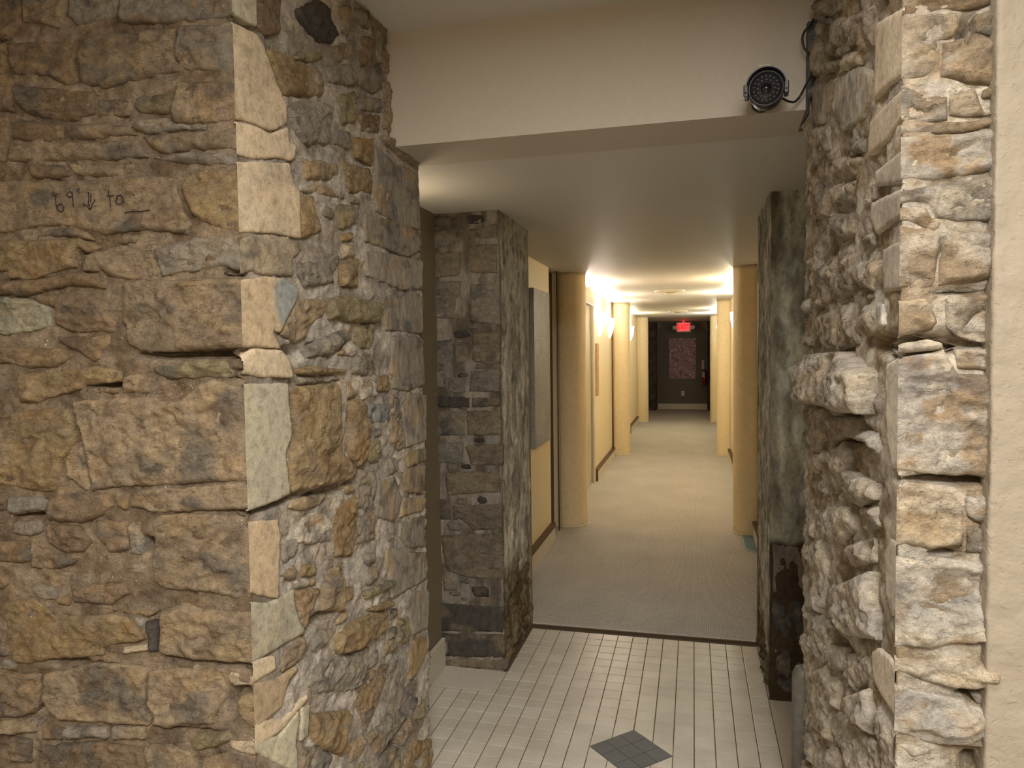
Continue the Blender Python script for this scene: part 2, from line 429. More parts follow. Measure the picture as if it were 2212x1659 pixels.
    return mesh_obj(name, V, FF, (KR if face in ('FR', 'JR') else KM)[kind], parent, True, C)

def shell_path(path, z0, z1, step, name, colfn, depthfn, mat, sign=1, kind='structure'):
    """mortar core of a wall: a curtain along a plan path, pushed in and out by noise"""
    P = []; T = []; s = 0
    for (a, b) in zip(path[:-1], path[1:]):
        a = np.array(a); b = np.array(b); L = np.linalg.norm(b-a); k = max(1, int(L/step))
        t = (b-a)/L
        for i in range(k): P.append(a+(b-a)*i/k); T.append(t)
    P.append(np.array(path[-1])); T.append(T[-1]); P = np.array(P); T = np.array(T)
    Tm = T.copy(); Tm[1:] = T[1:]+T[:-1]; Tm /= np.linalg.norm(Tm, axis=1)[:, None]
    Nn = np.stack([Tm[:, 1], -Tm[:, 0]], 1)*sign
    cosk = np.clip((Nn*np.stack([T[:, 1], -T[:, 0]], 1)*sign).sum(1), .4, 1); Nn = Nn/cosk[:, None]
    zs = np.arange(z0, z1+step*.5, step); nz = len(zs)
    X = np.repeat(P[:, 0], nz); Y = np.repeat(P[:, 1], nz); Z = np.tile(zs, len(P))
    NX = np.repeat(Nn[:, 0], nz); NY = np.repeat(Nn[:, 1], nz)
    h = depthfn(X, Y, Z)
    V = np.stack([X+NX*h, Y+NY*h, Z], 1)
    i, j = np.meshgrid(np.arange(len(P)-1), np.arange(nz-1), indexing='ij'); i = i.ravel(); j = j.ravel()
    F = np.stack([i*nz+j, (i+1)*nz+j, (i+1)*nz+j+1, i*nz+j+1], 1)
    if sign < 0: F = F[:, ::-1].copy()
    o = mesh_obj(name, V, F, mat, None, True, colfn(X, Y, Z))
    o['kind'] = kind
    return o

ST = {
 'FL': '''rg -1225 2347 -940 2308 -940 2267 -963 2265 -1050 2265 -1169 2277 -1227 2288
rg -1352 2364 -1232 2348 -1233 2310 -1241 2306 -1283 2296 -1343 2296 -1368 2320
rt -1489 2382 -1355 2364 -1374 2320 -1388 2294 -1443 2311 -1493 2322
rb -1639 2402 -1492 2383 -1496 2317 -1535 2285 -1645 2298
rg -1080 2260 -1010 2255 -940 2253 -940 2151 -985 2153 -1066 2168 -1091 2196
rt -1275 2267 -1086 2254 -1097 2196 -1072 2166 -1171 2158 -1280 2150 -1337 2166 -1343 2224 -1329 2261
rb -1536 2277 -1345 2260 -1350 2225 -1346 2167 -1376 2165 -1433 2192 -1523 2207 -1538 2240
rb -1645 2293 -1542 2278 -1543 2209 -1527 2202 -1535 2123 -1655 2137
rt -1085 2140 -988 2135 -940 2127 -940 2049 -972 2045 -1094 2056 -1105 2072 -1092 2116
rl -1191 2118 -1094 2121 -1102 2084 -1108 2077 -1181 2084 -1198 2101
rt -1294 2123 -1207 2120 -1202 2091 -1215 2080 -1293 2090
rb -1521 2180 -1376 2155 -1300 2142 -1302 2096 -1380 2082 -1498 2114 -1527 2143
rg -1193 2075 -1109 2067 -1094 2054 -1015 2044 -1018 2034 -1095 2039 -1164 2037 -1207 2054
rt -1177 2033 -1089 2033 -1018 2029 -940 2032 -940 1983 -974 1987 -1049 1996 -1127 1991 -1159 2011
rt -1380 2077 -1272 2070 -1216 2057 -1192 2039 -1289 2040 -1372 2042
rb -1532 2106 -1387 2077 -1382 2043 -1468 2047 -1535 2058
rt -1549 2046 -1382 2038 -1289 2032 -1186 2026 -1184 2003 -1163 1989 -1250 1988 -1359 1994 -1551 2009
rb -1656 2129 -1542 2113 -1545 2054 -1562 2007 -1663 2015
rg -1155 1983 -1055 1990 -940 1979 -940 1970 -940 1951 -1033 1961 -1098 1973
rt -1388 1991 -1314 1982 -1204 1977 -1202 1961 -1236 1951 -1299 1954 -1367 1965
rb -1501 1999 -1391 1988 -1373 1963 -1413 1956 -1489 1969
qt -1666 1974 -1473 1957 -1277 1949 -1144 1942 -1093 1935 -1097 1913 -1079 1856 -1062 1835 -1074 1813 -1116 1823 -1205 1830 -1239 1827 -1296 1824 -1334 1837 -1412 1853 -1485 1853 -1547 1843 -1673 1850
ro -1085 1920 -1072 1936 -1030 1948 -940 1946 -940 1810 -980 1818 -1023 1835 -1055 1855 -1069 1876
rt -1480 1829 -1446 1844 -1392 1845 -1341 1832 -1319 1811 -1367 1824
ro -1674 1831 -1514 1824 -1364 1820 -1335 1811 -1298 1796 -1321 1786 -1343 1786 -1365 1802 -1370 1781 -1374 1757 -1441 1746 -1502 1732 -1567 1737 -1570 1754 -1679 1761
rb -1681 1731 -1568 1732 -1486 1729 -1398 1743 -1313 1740 -1308 1720 -1292 1703 -1386 1715 -1453 1706 -1522 1693 -1682 1710
rt -1350 1782 -1298 1790 -1247 1798 -1197 1783 -1166 1785 -1154 1727 -1197 1722 -1250 1724 -1288 1735 -1306 1751 -1313 1742 -1352 1745
rg -1160 1785 -1129 1790 -1057 1802 -963 1804 -940 1780 -940 1738 -940 1727 -989 1741 -1012 1739 -1141 1725
rt -1242 1824 -1202 1819 -1209 1802 -1246 1804
rt -1241 1717 -1145 1719 -990 1713 -940 1713 -940 1564 -1049 1560 -1146 1557 -1204 1562 -1237 1573 -1241 1617 -1252 1626 -1246 1670 -1244 1696
rb -1491 1694 -1400 1694 -1354 1695 -1294 1674 -1283 1645 -1268 1621 -1275 1606 -1359 1604 -1411 1612 -1437 1624 -1432 1662 -1489 1675
rn -1683 1700 -1522 1688 -1452 1668 -1448 1622 -1513 1610 -1575 1603 -1688 1610
rb -1432 1597 -1285 1597 -1287 1576 -1310 1566 -1315 1543 -1339 1538 -1365 1556 -1403 1572 -1426 1584
rb -1690 1579 -1494 1571 -1407 1570 -1385 1551 -1443 1527 -1531 1525 -1579 1536 -1693 1543
ro -1556 1511 -1463 1516 -1311 1526 -1266 1515 -1258 1493 -1309 1488 -1358 1486 -1372 1475 -1426 1464 -1491 1444 -1553 1441 -1555 1464
rl -1175 1522 -1116 1529 -1082 1539 -990 1541 -979 1528 -965 1508 -974 1501 -1133 1498 -1172 1511
rt -1400 1445 -1193 1458 -1166 1447 -1114 1445 -1083 1464 -1052 1488 -1022 1495 -940 1477 -940 1274 -940 1272 -1012 1270 -1137 1257 -1184 1255 -1256 1253 -1328 1242 -1353 1237 -1360 1285 -1371 1342 -1394 1409
rt -1247 1239 -1184 1250 -1134 1251 -1013 1266 -940 1269 -940 1213 -1081 1203 -1189 1195 -1249 1207
ro -1702 1398 -1537 1423 -1454 1431 -1414 1427 -1409 1404 -1405 1349 -1427 1321 -1438 1299 -1447 1263 -1468 1234 -1500 1229 -1561 1239 -1711 1252
rt -1427 1316 -1376 1342 -1365 1284 -1359 1241 -1371 1238 -1423 1272
rt -1254 1501 -1235 1512 -1182 1501 -1187 1467 -1256 1467
rb -1326 1475 -1268 1477 -1269 1465 -1323 1465
rg -1598 1215 -1504 1219 -1487 1208 -1492 1187 -1579 1171 -1600 1178
rb -1713 1223 -1604 1227 -1604 1181 -1716 1173
rg -1587 1153 -1507 1160 -1501 1135 -1540 1122 -1593 1125
rb -1480 1214 -1425 1228 -1312 1232 -1297 1205 -1341 1176 -1381 1162 -1483 1163
rb -1490 1152 -1395 1154 -1364 1117 -1385 1092 -1439 1089 -1486 1108
rb -1721 1095 -1541 1110 -1544 1059 -1724 1048
rb -1536 1079 -1446 1083 -1406 1067 -1455 1048 -1541 1045
rb -1348 1167 -1263 1169 -1258 1104 -1309 1095 -1343 1137
rb -1293 1230 -1258 1220 -1262 1196 -1287 1205
rg -1259 1163 -1232 1159 -1222 1095 -1252 1096
rt -1190 1175 -1177 1189 -1063 1198 -1003 1194 -940 1174 -940 1096 -940 1016 -981 1012 -1040 1021 -1094 1021 -1162 1020 -1190 1037 -1194 1091 -1186 1124
rg -1536 1001 -1478 1002 -1472 973 -1509 970 -1537 986
rb -1468 979 -1429 979 -1437 962 -1469 961
rb -1428 1008 -1275 1025 -1262 1003 -1311 973 -1416 971
rb -1353 960 -1184 967 -1211 952 -1271 957
ro -1631 958 -1586 961 -1538 971 -1482 934 -1403 934 -1312 950 -1275 944 -1243 924 -1224 897 -1340 869 -1345 851 -1423 835 -1495 828 -1550 811 -1602 806 -1618 862
rg -1258 948 -1223 948 -1228 915 -1242 930
rd -1218 940 -1187 946 -1190 871 -1215 869
rp -1289 871 -1217 888 -1218 870 -1283 859
rt -1178 969 -1118 991 -1067 979 -940 986 -940 868 -968 867 -1117 863 -1185 868
rb -1731 871 -1628 876 -1616 823 -1735 809
rg -1643 811 -1602 809 -1603 791 -1645 787
rb -1738 771 -1548 784 -1527 771 -1538 707 -1553 687 -1584 674 -1745 655
rt -1515 787 -1438 807 -1374 827 -1237 834 -1226 817 -1230 758 -1238 734 -1212 714 -1224 694 -1360 687 -1466 680 -1501 702 -1523 732
rt -1217 823 -1118 840 -1028 845 -1009 810 -1015 782 -1045 737 -1046 718 -1123 709 -1170 695 -1214 698 -1205 718 -1226 739
rp -1003 844 -940 845 -940 820 -992 815 -1006 825
ro -983 791 -940 801 -940 724 -967 729 -985 758
rl -1110 672 -1079 695 -1008 709 -1003 691 -1029 671 -1080 655 -1106 658
rp -1006 689 -940 693 -940 664 -979 661 -1006 674
rt -1228 646 -1165 657 -1106 641 -1095 603 -1231 584
rb -1536 607 -1397 636 -1242 641 -1236 584 -1551 541
rb -1628 623 -1565 618 -1568 563 -1628 555 -1637 591
rg -1464 663 -1339 677 -1343 648 -1397 645 -1462 633
rg -1325 681 -1240 689 -1236 661 -1327 650
rb -1529 665 -1474 667 -1473 631 -1531 624
rg -1745 646 -1540 672 -1545 639 -1748 608
rb -1087 604 -1079 636 -1013 658 -940 660 -940 624'''.split('\n'),
 'JL': '''sn 1350 2309 1441 2352 1442 2279 1400 2272 1350 2268
rb 1444 2353 1549 2402 1537 2302 1475 2275 1448 2277
sp 1350 2251 1443 2261 1467 2247 1487 2221 1504 2196 1537 2158 1556 2143 1553 2099 1483 2061 1420 2059 1350 2048
sp 1350 2043 1419 2054 1483 2056 1556 2092 1562 2057 1593 2059 1584 2028 1565 2015 1509 2007 1407 1979 1350 1974
sp 1350 1958 1415 1975 1559 2008 1571 1974 1603 1948 1602 1835 1476 1828 1377 1815 1350 1807
ro 1609 1943 1681 1954 1668 1934 1693 1903 1712 1867 1607 1835
ro 1474 2245 1527 2258 1604 2269 1725 2286 1745 2265 1741 2233 1715 2215 1622 2188 1539 2161 1521 2185 1494 2218
ul 1605 2280 1685 2322 1755 2335 1684 2293 1615 2273
ud 1610 2389 1662 2430 1728 2472 1785 2476 1790 2451 1834 2423 1799 2388 1723 2359 1687 2365 1631 2370
ug 1569 2146 1610 2172 1715 2206 1784 2217 1778 2168 1769 2111 1615 2065 1587 2088 1562 2117
ut 1625 2030 1707 2055 1812 2064 1818 2037 1729 2003 1628 1983
uw 1605 1969 1728 1998 1854 2013 1846 1980 1690 1964 1609 1950
ub 1966 2478 2072 2511 2063 2427 2025 2399 1947 2390 1957 2440
ug 1946 2379 2112 2456 2116 2375 2055 2339 1951 2331
ug 1949 2297 2106 2342 2108 2301 1955 2258
ub 1954 2250 2099 2288 2087 2232 1959 2199
ul 1833 2264 1927 2303 1915 2207 1842 2186
ug 1794 2157 1884 2177 1885 2125 1799 2118
uo 1913 2169 2043 2202 2022 2114 1925 2115
uo 1844 2083 2018 2104 2022 2032 1868 2003
ut 1838 2500 1903 2536 1898 2450 1848 2432
ug 1932 2543 2026 2578 2023 2515 1945 2502
ut 1799 2377 1913 2446 1933 2408 1831 2352
ug 1757 2312 1916 2378 1928 2316 1774 2275
ul 2034 2572 2154 2581 2169 2536 2133 2518 2040 2533
ut 2132 2514 2195 2498 2183 2449 2128 2422
ut 2127 2407 2201 2426 2201 2254 2119 2252
vt 2117 2230 2200 2244 2395 2252 2393 2202 2256 2196 2134 2209
cg 2047 2185 2196 2166 2402 2180 2415 1985 2224 1970 2044 1985
cg 1970 1961 2215 1980 2408 1976 2422 1911 2279 1871 2056 1879 1966 1879
cg 1964 1848 2089 1864 2432 1875 2415 1777 2223 1756 2084 1769 1977 1778
cg 2047 1718 2336 1760 2425 1748 2418 1616 2103 1621 2072 1706
cg 2148 1601 2361 1604 2416 1584 2426 1432 2206 1435 2132 1484
ul 1804 1961 1903 1973 1900 1920 1827 1891 1802 1922
uo 1827 1878 1891 1895 1883 1869 1826 1861
up 1832 1853 1897 1869 1895 1825 1806 1806
uo 1815 1793 1917 1823 1913 1742 1819 1734
ug 1592 1772 1749 1797 1797 1826 1805 1798 1760 1756 1775 1736 1620 1717 1593 1745
vl 1728 1695 1832 1712 2064 1703 2053 1668 2027 1644 1885 1635 1732 1640
ut 1574 1679 1676 1692 1722 1689 1707 1648 1637 1620 1624 1591 1569 1576 1500 1595 1540 1636
sB 1350 1709 1447 1725 1519 1728 1589 1710 1571 1675 1500 1600 1467 1605 1501 1562 1394 1566 1350 1564
mp 1350 1800 1476 1824 1603 1830 1610 1805 1563 1782 1561 1739 1425 1727 1403 1731 1350 1723
sp 1350 1536 1350 1540 1390 1562 1501 1558 1533 1538 1549 1504 1551 1491 1413 1498 1350 1509
ug 1615 1565 1752 1603 1866 1628 1861 1593 1756 1546 1705 1539 1613 1538
uw 1762 1546 1861 1585 1900 1560 1880 1538
ug 1869 1531 1918 1558 1988 1542 2019 1502 2009 1469 1870 1493
vo 1563 1510 1643 1517 1807 1504 1813 1495 1642 1494 1578 1499
ul 1888 1629 2022 1642 2011 1581 1981 1560 1911 1567 1898 1597
sn 1350 1486 1527 1479 1529 1417 1539 1356 1508 1315 1519 1240 1521 1213 1468 1209 1350 1208 1350 1223
vo 1544 1453 1579 1469 1765 1469 1779 1422 1775 1342 1778 1277 1811 1249 1863 1219 1848 1206 1812 1193 1725 1200 1593 1210 1526 1214 1518 1257 1526 1312 1549 1349 1537 1425
vo 1839 1416 1896 1419 1941 1393 1948 1302 1933 1241 1871 1221 1822 1251 1815 1318 1831 1362
mw 1773 1475 1840 1471 1904 1430 1830 1418 1817 1363 1801 1319 1811 1255 1784 1264 1778 1341 1786 1421
ug 1564 1492 1753 1490 1833 1476 1752 1473 1585 1473
uw 1914 1478 2022 1484 2019 1416 1926 1410
uB 1933 1401 2118 1385 2120 1330 2044 1329 1954 1341
ug 1953 1329 2048 1315 2046 1288 1951 1293
uo 2031 1480 2114 1477 2116 1423 2036 1429
ut 2129 1413 2195 1401 2240 1221 2185 1225 2121 1258 2134 1340
cg 2141 1469 2424 1508 2431 1432 2255 1416 2158 1434
cg 2276 1413 2441 1391 2432 1227 2250 1228 2217 1360 2259 1398
cl 2245 1214 2431 1199 2429 1158 2262 1158
ct 2167 1154 2416 1141 2405 1036 2217 1082
ul 1951 1286 2046 1277 2052 1225 2004 1210 1944 1223
cg 2009 1152 2143 1146 2196 1060 2135 998 2004 1046
ct 2216 1062 2421 1018 2384 981 2183 1002
cg 2182 985 2395 962 2400 847 2248 882 2170 941
cg 2067 926 2228 890 2234 815 2064 863
ct 2257 861 2399 826 2396 762 2265 802
ug 1878 1217 2003 1185 1994 1102 1924 1083 1880 1108
uo 1747 1127 1874 1140 1867 1026 1832 971 1740 997 1734 1060
ug 1860 1079 1988 1065 1988 981 1855 998
uw 1590 1138 1659 1139 1723 1104 1720 1047 1655 1057 1557 1083 1547 1113
mp 1549 1193 1702 1180 1660 1153 1591 1157 1527 1176
sB 1350 1186 1392 1178 1466 1163 1476 1126 1465 1045 1461 977 1350 1028
sn 1350 1009 1422 980 1525 977 1531 933 1552 887 1575 853 1469 864 1350 871 1350 898
ub 1543 972 1646 941 1644 927 1611 905 1578 858 1553 894
vt 1652 944 1694 958 1758 974 1769 921 1757 840 1649 880
ub 1784 901 1844 881 1834 851 1789 849
uo 1571 1025 1641 1004 1640 976 1574 996
uw 1532 998 1639 969 1638 951 1537 976
ub 1477 1026 1533 1035 1548 1007 1515 1003
vl 1902 849 2104 820 2113 798 1917 820
vo 1907 788 2081 761 2089 735 1994 753
vo 1832 781 1949 767 2050 732 2037 680 1945 685 1860 689 1738 726 1719 754 1748 778
cg 2073 905 2375 820 2408 725 2250 741 2103 756 2086 827
cg 2256 731 2431 673 2411 542 2276 571 2230 684
co 2269 551 2397 519 2394 456 2292 423 2239 424 2233 523
ul 2148 671 2240 645 2227 554 2146 595
ug 1603 748 1724 729 1828 688 1931 672 1915 603 1879 580 1822 586 1612 676 1580 713
sp 1350 878 1436 852 1444 819 1350 825 1350 855
st 1350 826 1449 791 1529 786 1534 773 1497 770 1472 741 1460 718 1350 721 1350 770
sp 1350 742 1460 690 1573 695 1578 681 1458 665 1350 675 1350 711
sn 1350 700 1447 656 1529 675 1534 644 1516 609 1524 520 1350 673
sn 1544 676 1585 662 1572 591 1541 593
vo 1586 639 1774 554 1800 529 1756 500 1780 443 1731 447 1631 526 1583 576
ug 1545 578 1640 522 1693 470 1663 438 1530 517
ub 1825 568 1910 603 2075 559 2024 513 1901 423
ug 1900 411 2122 380 2211 315 2057 308 1946 325
ug 2133 290 2227 305 2313 240 2159 235
uo 2201 196 2280 191 2428 115 2438 48 2383 12 2147 152
ug 1975 295 2116 263 2141 240 2018 228 1946 271'''.split('\n'),
 'FR': '''rb 340 2124 340 2144 470 2125 471 2103 434 2100 377 2105 340 2102 340 2113
rp 340 2105 422 2098 425 2073 419 2059 396 2054 398 2023 376 1998 340 1997
rt 401 2051 435 2058 439 2039 449 2062 480 2046 482 1975 427 1988 400 1997
rg 449 2092 480 2091 480 2053 451 2065
rg 340 1985 340 1989 376 1971 410 1965 411 1923 379 1923 340 1930
rp 416 1965 450 1972 464 1935 482 1928 437 1928 414 1933
rt 340 1922 365 1919 412 1919 482 1923 483 1910 423 1902 365 1906 340 1909
rw 340 1904 405 1899 483 1905 484 1838 434 1832 394 1825 366 1828 340 1828
rg 340 1815 382 1816 438 1822 484 1831 485 1756 430 1757 395 1764 384 1788 340 1789
rt 340 1784 382 1785 392 1761 406 1753 398 1741 340 1763
rt 340 1756 383 1748 404 1734 395 1657 391 1647 366 1644 340 1646
rt 412 1734 485 1737 487 1657 432 1651 400 1650 402 1696
vp 340 1607 340 1631 385 1632 401 1589 394 1576 340 1562 340 1567
rt 414 1627 487 1632 488 1566 477 1551 433 1562 412 1583
rt 429 1540 488 1545 489 1505 433 1510
rw 340 1529 410 1540 432 1501 489 1498 492 1323 448 1327 388 1330 340 1333
rw 340 1553 386 1559 409 1554 410 1544 340 1534
rp 340 1300 369 1308 427 1295 443 1274 446 1225 443 1206 395 1198 340 1203
rw 448 1290 494 1297 495 1234 452 1258
rg 451 1245 495 1229 495 1192 451 1198
rw 340 1182 395 1186 496 1181 497 1070 498 1043 445 1039 397 1023 340 1023
vp 340 1006 397 1014 503 1009 504 967 447 961 385 966 340 981
vw 340 957 398 947 447 946 457 933 504 926 506 862 448 861 394 860 340 867
rg 340 852 394 853 408 839 369 828
rp 369 826 437 839 443 804 365 793
rb 471 852 506 856 506 812 473 808'''.split('\n'),
 'JR': '''sp 168 2161 0 2114 0 2001 116 2019 171 2020
sp 204 1987 0 1981 0 1931 87 1919 213 1924
sg 166 1881 0 1879 0 1824 154 1851
sg 186 1827 0 1815 0 1768 151 1762 193 1798
sg 105 1726 0 1727 0 1644 95 1648
sB 146 1629 101 1627 100 1588 133 1579
sw 80 1513 0 1531 0 1340 35 1332 65 1383
sg 72 1171 36 1206 0 1208 0 1081 29 1069 60 1098
sp 151 951 107 978 28 993 0 983 0 933 0 900 83 899 137 903
ut 825 2505 525 2371 462 2320 595 2363 751 2433
ud 713 2409 595 2361 594 2342 708 2392
ut 573 2344 264 2224 366 2198 488 2240 627 2315
ul 608 2308 368 2197 424 2198 626 2276
vo 664 2277 455 2205 520 2206 663 2243
up 436 2211 287 2156 309 2136 454 2174
ct 841 2277 522 2187 588 2151 667 2121 838 2181
cw 516 2184 283 2126 188 2066 208 2044 267 2014 446 2041 548 2122
ug 370 2004 255 1969 254 1942 369 1962 414 1993
ut 837 2163 590 2097 588 2036 834 2042
ut 526 2001 254 1934 288 1906 367 1911 525 1950
ub 852 2036 549 1942 578 1866 829 1902
ub 505 1867 328 1831 326 1789 469 1789 538 1840
ub 294 1783 189 1773 188 1749 268 1761
uw 507 1933 303 1898 354 1861 505 1879
ul 846 2442 711 2353 668 2288 708 2263 842 2303
ut 368 2265 203 2209 179 2166 188 2126 271 2150 338 2203
ub 572 1772 325 1748 309 1688 347 1661 550 1660 726 1642 842 1713
uw 346 1730 132 1711 173 1654 317 1682
ub 290 1674 180 1648 196 1641 289 1650
ut 726 1632 363 1646 291 1555 545 1526 724 1574
uw 250 1633 154 1633 152 1578 236 1567
Pw 885 1493 722 1527 345 1539 149 1494 176 1417 338 1406 489 1407 882 1390 935 1428
ub 596 1374 260 1401 284 1351 422 1341 520 1306
uw 254 1376 145 1384 97 1339 158 1348 253 1355
up 555 1288 424 1330 337 1306 391 1245 516 1191
vw 374 1275 141 1284 140 1254 248 1219 357 1229
ut 832 1377 643 1390 621 1316 697 1265 828 1268
uw 610 1139 318 1206 288 1159 432 1089 588 1068
ub 285 1206 132 1245 123 1206 231 1173
uw 397 1094 163 1175 150 1131 310 1070
vw 492 967 161 1108 135 1030 115 991 330 911 490 898
ug 803 992 615 1058 592 943 645 841 779 836
uw 797 805 609 852 566 756 662 701 794 693
uo 541 808 395 858 393 808 503 755
ub 373 855 178 932 176 886 298 802 387 796
vw 311 786 153 879 128 830 149 790 268 750
uw 539 732 441 763 455 680 537 679
uw 448 681 196 763 146 702 294 613 445 607
ut 768 638 558 748 521 646 518 567 763 478
uw 103 871 0 870 0 815 77 743 122 801
uw 671 464 452 594 382 560 669 387'''.split('\n'),
 'PL': '''rg -1234 2132 -1061 2136 -1056 2083 -1150 2055 -1232 2043
ro -1217 2026 -1072 2028 -1081 1912 -1212 1903
ro -1032 2051 -896 2053 -896 1917 -1027 1922
rg -1031 2126 -895 2147 -896 2080 -1003 2085
rg -1235 1887 -1074 1888 -1083 1814 -1104 1801 -1114 1705 -1239 1714
rg -1031 1866 -886 1874 -886 1671 -1031 1688
rg -1237 1600 -1124 1605 -1125 1524 -1161 1483 -1239 1483
rt -1113 1605 -1050 1604 -1052 1503 -1108 1482
ro -1025 1631 -888 1642 -889 1487 -1027 1501
rg -1035 1451 -891 1464 -893 1356 -1044 1356
rg -1236 1459 -1134 1452 -1150 1370 -1200 1376 -1238 1356
rg -1146 1424 -1068 1423 -1062 1349 -1155 1349
rb -1030 1326 -893 1326 -894 1287 -1031 1280
rg -1240 1261 -1071 1263 -1073 1145 -1243 1142
ro -1061 1263 -888 1264 -890 1147 -1057 1145
rg -1233 1106 -1086 1112 -1081 1008 -1235 1010
rb -1069 1093 -882 1104 -884 1005 -1040 1001
ro -1173 956 -1012 975 -892 959 -893 875 -1167 850
rb -1136 796 -894 819 -888 702 -1032 681 -1092 733 -1137 731
ro -1201 652 -889 675 -892 453 -1074 449 -1173 476 -1195 564
ro -1197 433 -1115 426 -1123 376 -1191 377
rb -1246 831 -1149 827 -1146 731 -1240 726
cd -1231 310 -890 316 -892 193 -1234 171
cd -1234 158 -888 181 -886 67 -1222 43
cb -1214 31 -875 58 -880 7 -1207 -6'''.split('\n'),
 'PR': '''cb 331 691 511 697 513 506 397 480 335 481
cd 332 447 513 467 514 280 333 257
cd 336 236 514 259 516 7 343 52'''.split('\n'),
 'PW': '''wd -1240 2200 -1119 2193 -1119 2152 -1241 2145
wd -1239 1335 -1041 1326 -1047 1279 -1240 1282'''.split('\n'),
}
HAND = {"6": [-1412, 1926, -1416, 1916, -1416, 1900, -1413, 1887, -1405, 1881, -1395, 1884, -1392, 1891, -1396, 1897, -1406, 1899, -1413, 1893], "9": [-1367, 1921, -1375, 1925, -1382, 1920, -1382, 1914, -1374, 1911, -1366, 1915, -1366, 1922, -1365, 1907, -1364, 1889], "q1": [-1351, 1930, -1352, 1922], "q2": [-1346, 1930, -1347, 1920], "a": [-1323, 1920, -1321, 1905, -1322, 1882], "b": [-1336, 1896, -1322, 1880, -1305, 1902], "a2": [-1316, 1916, -1315, 1896], "t": [-1267, 1921, -1267, 1908, -1267, 1893, -1266, 1883], "t2": [-1275, 1908, -1256, 1908], "o": [-1246, 1904, -1252, 1895, -1246, 1888, -1234, 1891, -1231, 1900, -1238, 1908, -1246, 1905], "l": [-1229, 1869, -1209, 1871, -1187, 1869, -1164, 1871]}
VOIDL = [(0.319, 1.377, 0.013, 0.036, 0.07), (0.607, 1.553, 0.104, 0.008, 0.06), (0.726, 1.554, 0.058, 0.013, 0.05), (0.416, 1.485, 0.051, 0.007, 0.06), (0.767, 1.729, 0.034, 0.007, 0.05), (0.363, 1.79, 0.011, 0.016, 0.04), (0.504, 1.117, 0.019, 0.016, 0.05), (0.663, 0.862, 0.125, 0.008, 0.05), (0.293, 0.826, 0.105, 0.006, 0.04), (0.716, 0.77, 0.016, 0.034, 0.05), (0.592, 0.696, 0.097, 0.007, 0.05), (0.759, 1.508, 0.023, 0.01, 0.04), (0.742, 0.806, 0.028, 0.01, 0.04), (0.165, 1.175, 0.042, 0.006, 0.05), (0.179, 0.725, 0.011, 0.061, 0.04)]
VOIDJL = [(-0.94, 1.468, 1.205, 0.129, 0.012, 0.06), (-0.94, 1.658, 1.565, 0.024, 0.008, 0.06), (-0.94, 1.648, 0.861, 0.081, 0.013, 0.05), (-0.94, 1.514, 0.763, 0.017, 0.012, 0.05), (-0.94, 1.557, 1.552, 0.054, 0.017, 0.04), (-0.94, 2.085, 0.265, 0.125, 0.025, 0.05), (-0.94, 1.396, 2.266, 0.053, 0.01, 0.03), (-0.94, 1.686, 1.178, 0.131, 0.018, 0.04), (-0.94, 1.578, 1.965, 0.011, 0.023, 0.04)]
VOIDR = [(0.439, 1.35, 2.069, 0.011, 0.023, 0.07), (0.436, 1.35, 1.642, 0.037, 0.006, 0.05), (0.424, 1.35, 1.318, 0.07, 0.008, 0.07), (0.466, 1.35, 0.947, 0.026, 0.01, 0.06), (0.419, 1.35, 1.193, 0.029, 0.006, 0.05), (0.463, 1.35, 0.829, 0.014, 0.017, 0.05), (0.403, 1.35, 1.719, 0.006, 0.013, 0.04), (0.328, 1.775, 1.365, 0.206, 0.036, 0.05), (0.339, 1.376, 1.542, 0.052, 0.016, 0.05), (0.329, 1.741, 0.824, 0.167, 0.044, 0.04), (0.339, 1.395, 1.553, 0.163, 0.017, 0.04)]


VOIDS = {'FL': [(-1.62, .95, .0, .0)], 'JL': []}
def dig(X, Y, Z, lst):
    r = 0
    for (x, y, z, ru, rz, dp) in lst:
        r = r-dp*np.exp(-(((X-x)**2+(Y-y)**2)/ru**2+((Z-z)/rz)**2)**2)
    return r

def mort_depth(corner, base, amp, voids):
    def f(X, Y, Z):
        n = fbm(X*26, Y*26, Z*30, 5, .6); n2 = fbm(X*7+9, Y*7, Z*7, 3)
        dc = np.hypot(X-corner[0], Y-corner[1]); near = 1-sstep(.02, .16, dc)
        h = (base+amp*n+amp*.9*n2)*(1-near*.75)-.002
        return np.minimum(h, .004)+dig(X, Y, Z, voids)
    return f
def mort_col(a, b, c, face):
    def f(X, Y, Z):
        n = sstep(-.2, .35, fbm(X*8, Y*8, Z*9, 4))[:, None]; n2 = sstep(.15, .5, fbm(X*15+40, Y*15, Z*17, 4))[:, None]
        o = np.array(lin(a))*(1-n)+np.array(lin(b))*n; o = o*(1-n2*.6)+np.array(lin(c))*n2*.6
        if face == 'L':   # the front is earth-brown, the cut reveal is grey lime mortar
            k = sstep(1.36, 1.42, Y)[:, None]
            g = np.array(lin((204, 195, 184)))*(1-n)+np.array(lin((168, 158, 146)))*n
            o = o*(1-k)+g*k
        return o
    return f
# ---------------------------------------------------------------- left pier
VL = [(-1.716+x, 1.35, z, a, b, d) for x, z, a, b, d in VOIDL]
wl = shell_path([(-2.7, 1.35), (-.94, 1.35), (-.94, 2.43), (-1.205, 2.43)], 0, 2.57, .0085, 'wall_left',
    mort_col((158, 141, 120), (130, 112, 92), (178, 161, 140), 'L'), mort_depth((-.94, 1.35), -.007, .0070, VL+VOIDJL), M_MORT, 1)
wr = shell_path([(.62, 1.35), (.34, 1.35), (.314, 2.3), (.62, 2.36)], 0, 2.57, .0085, 'wall_right',
    mort_col((212, 202, 186), (168, 150, 126), (228, 220, 208), 'R'), mort_depth((.34, 1.35), -.008, .0080, VOIDR), M_MORT, -1)

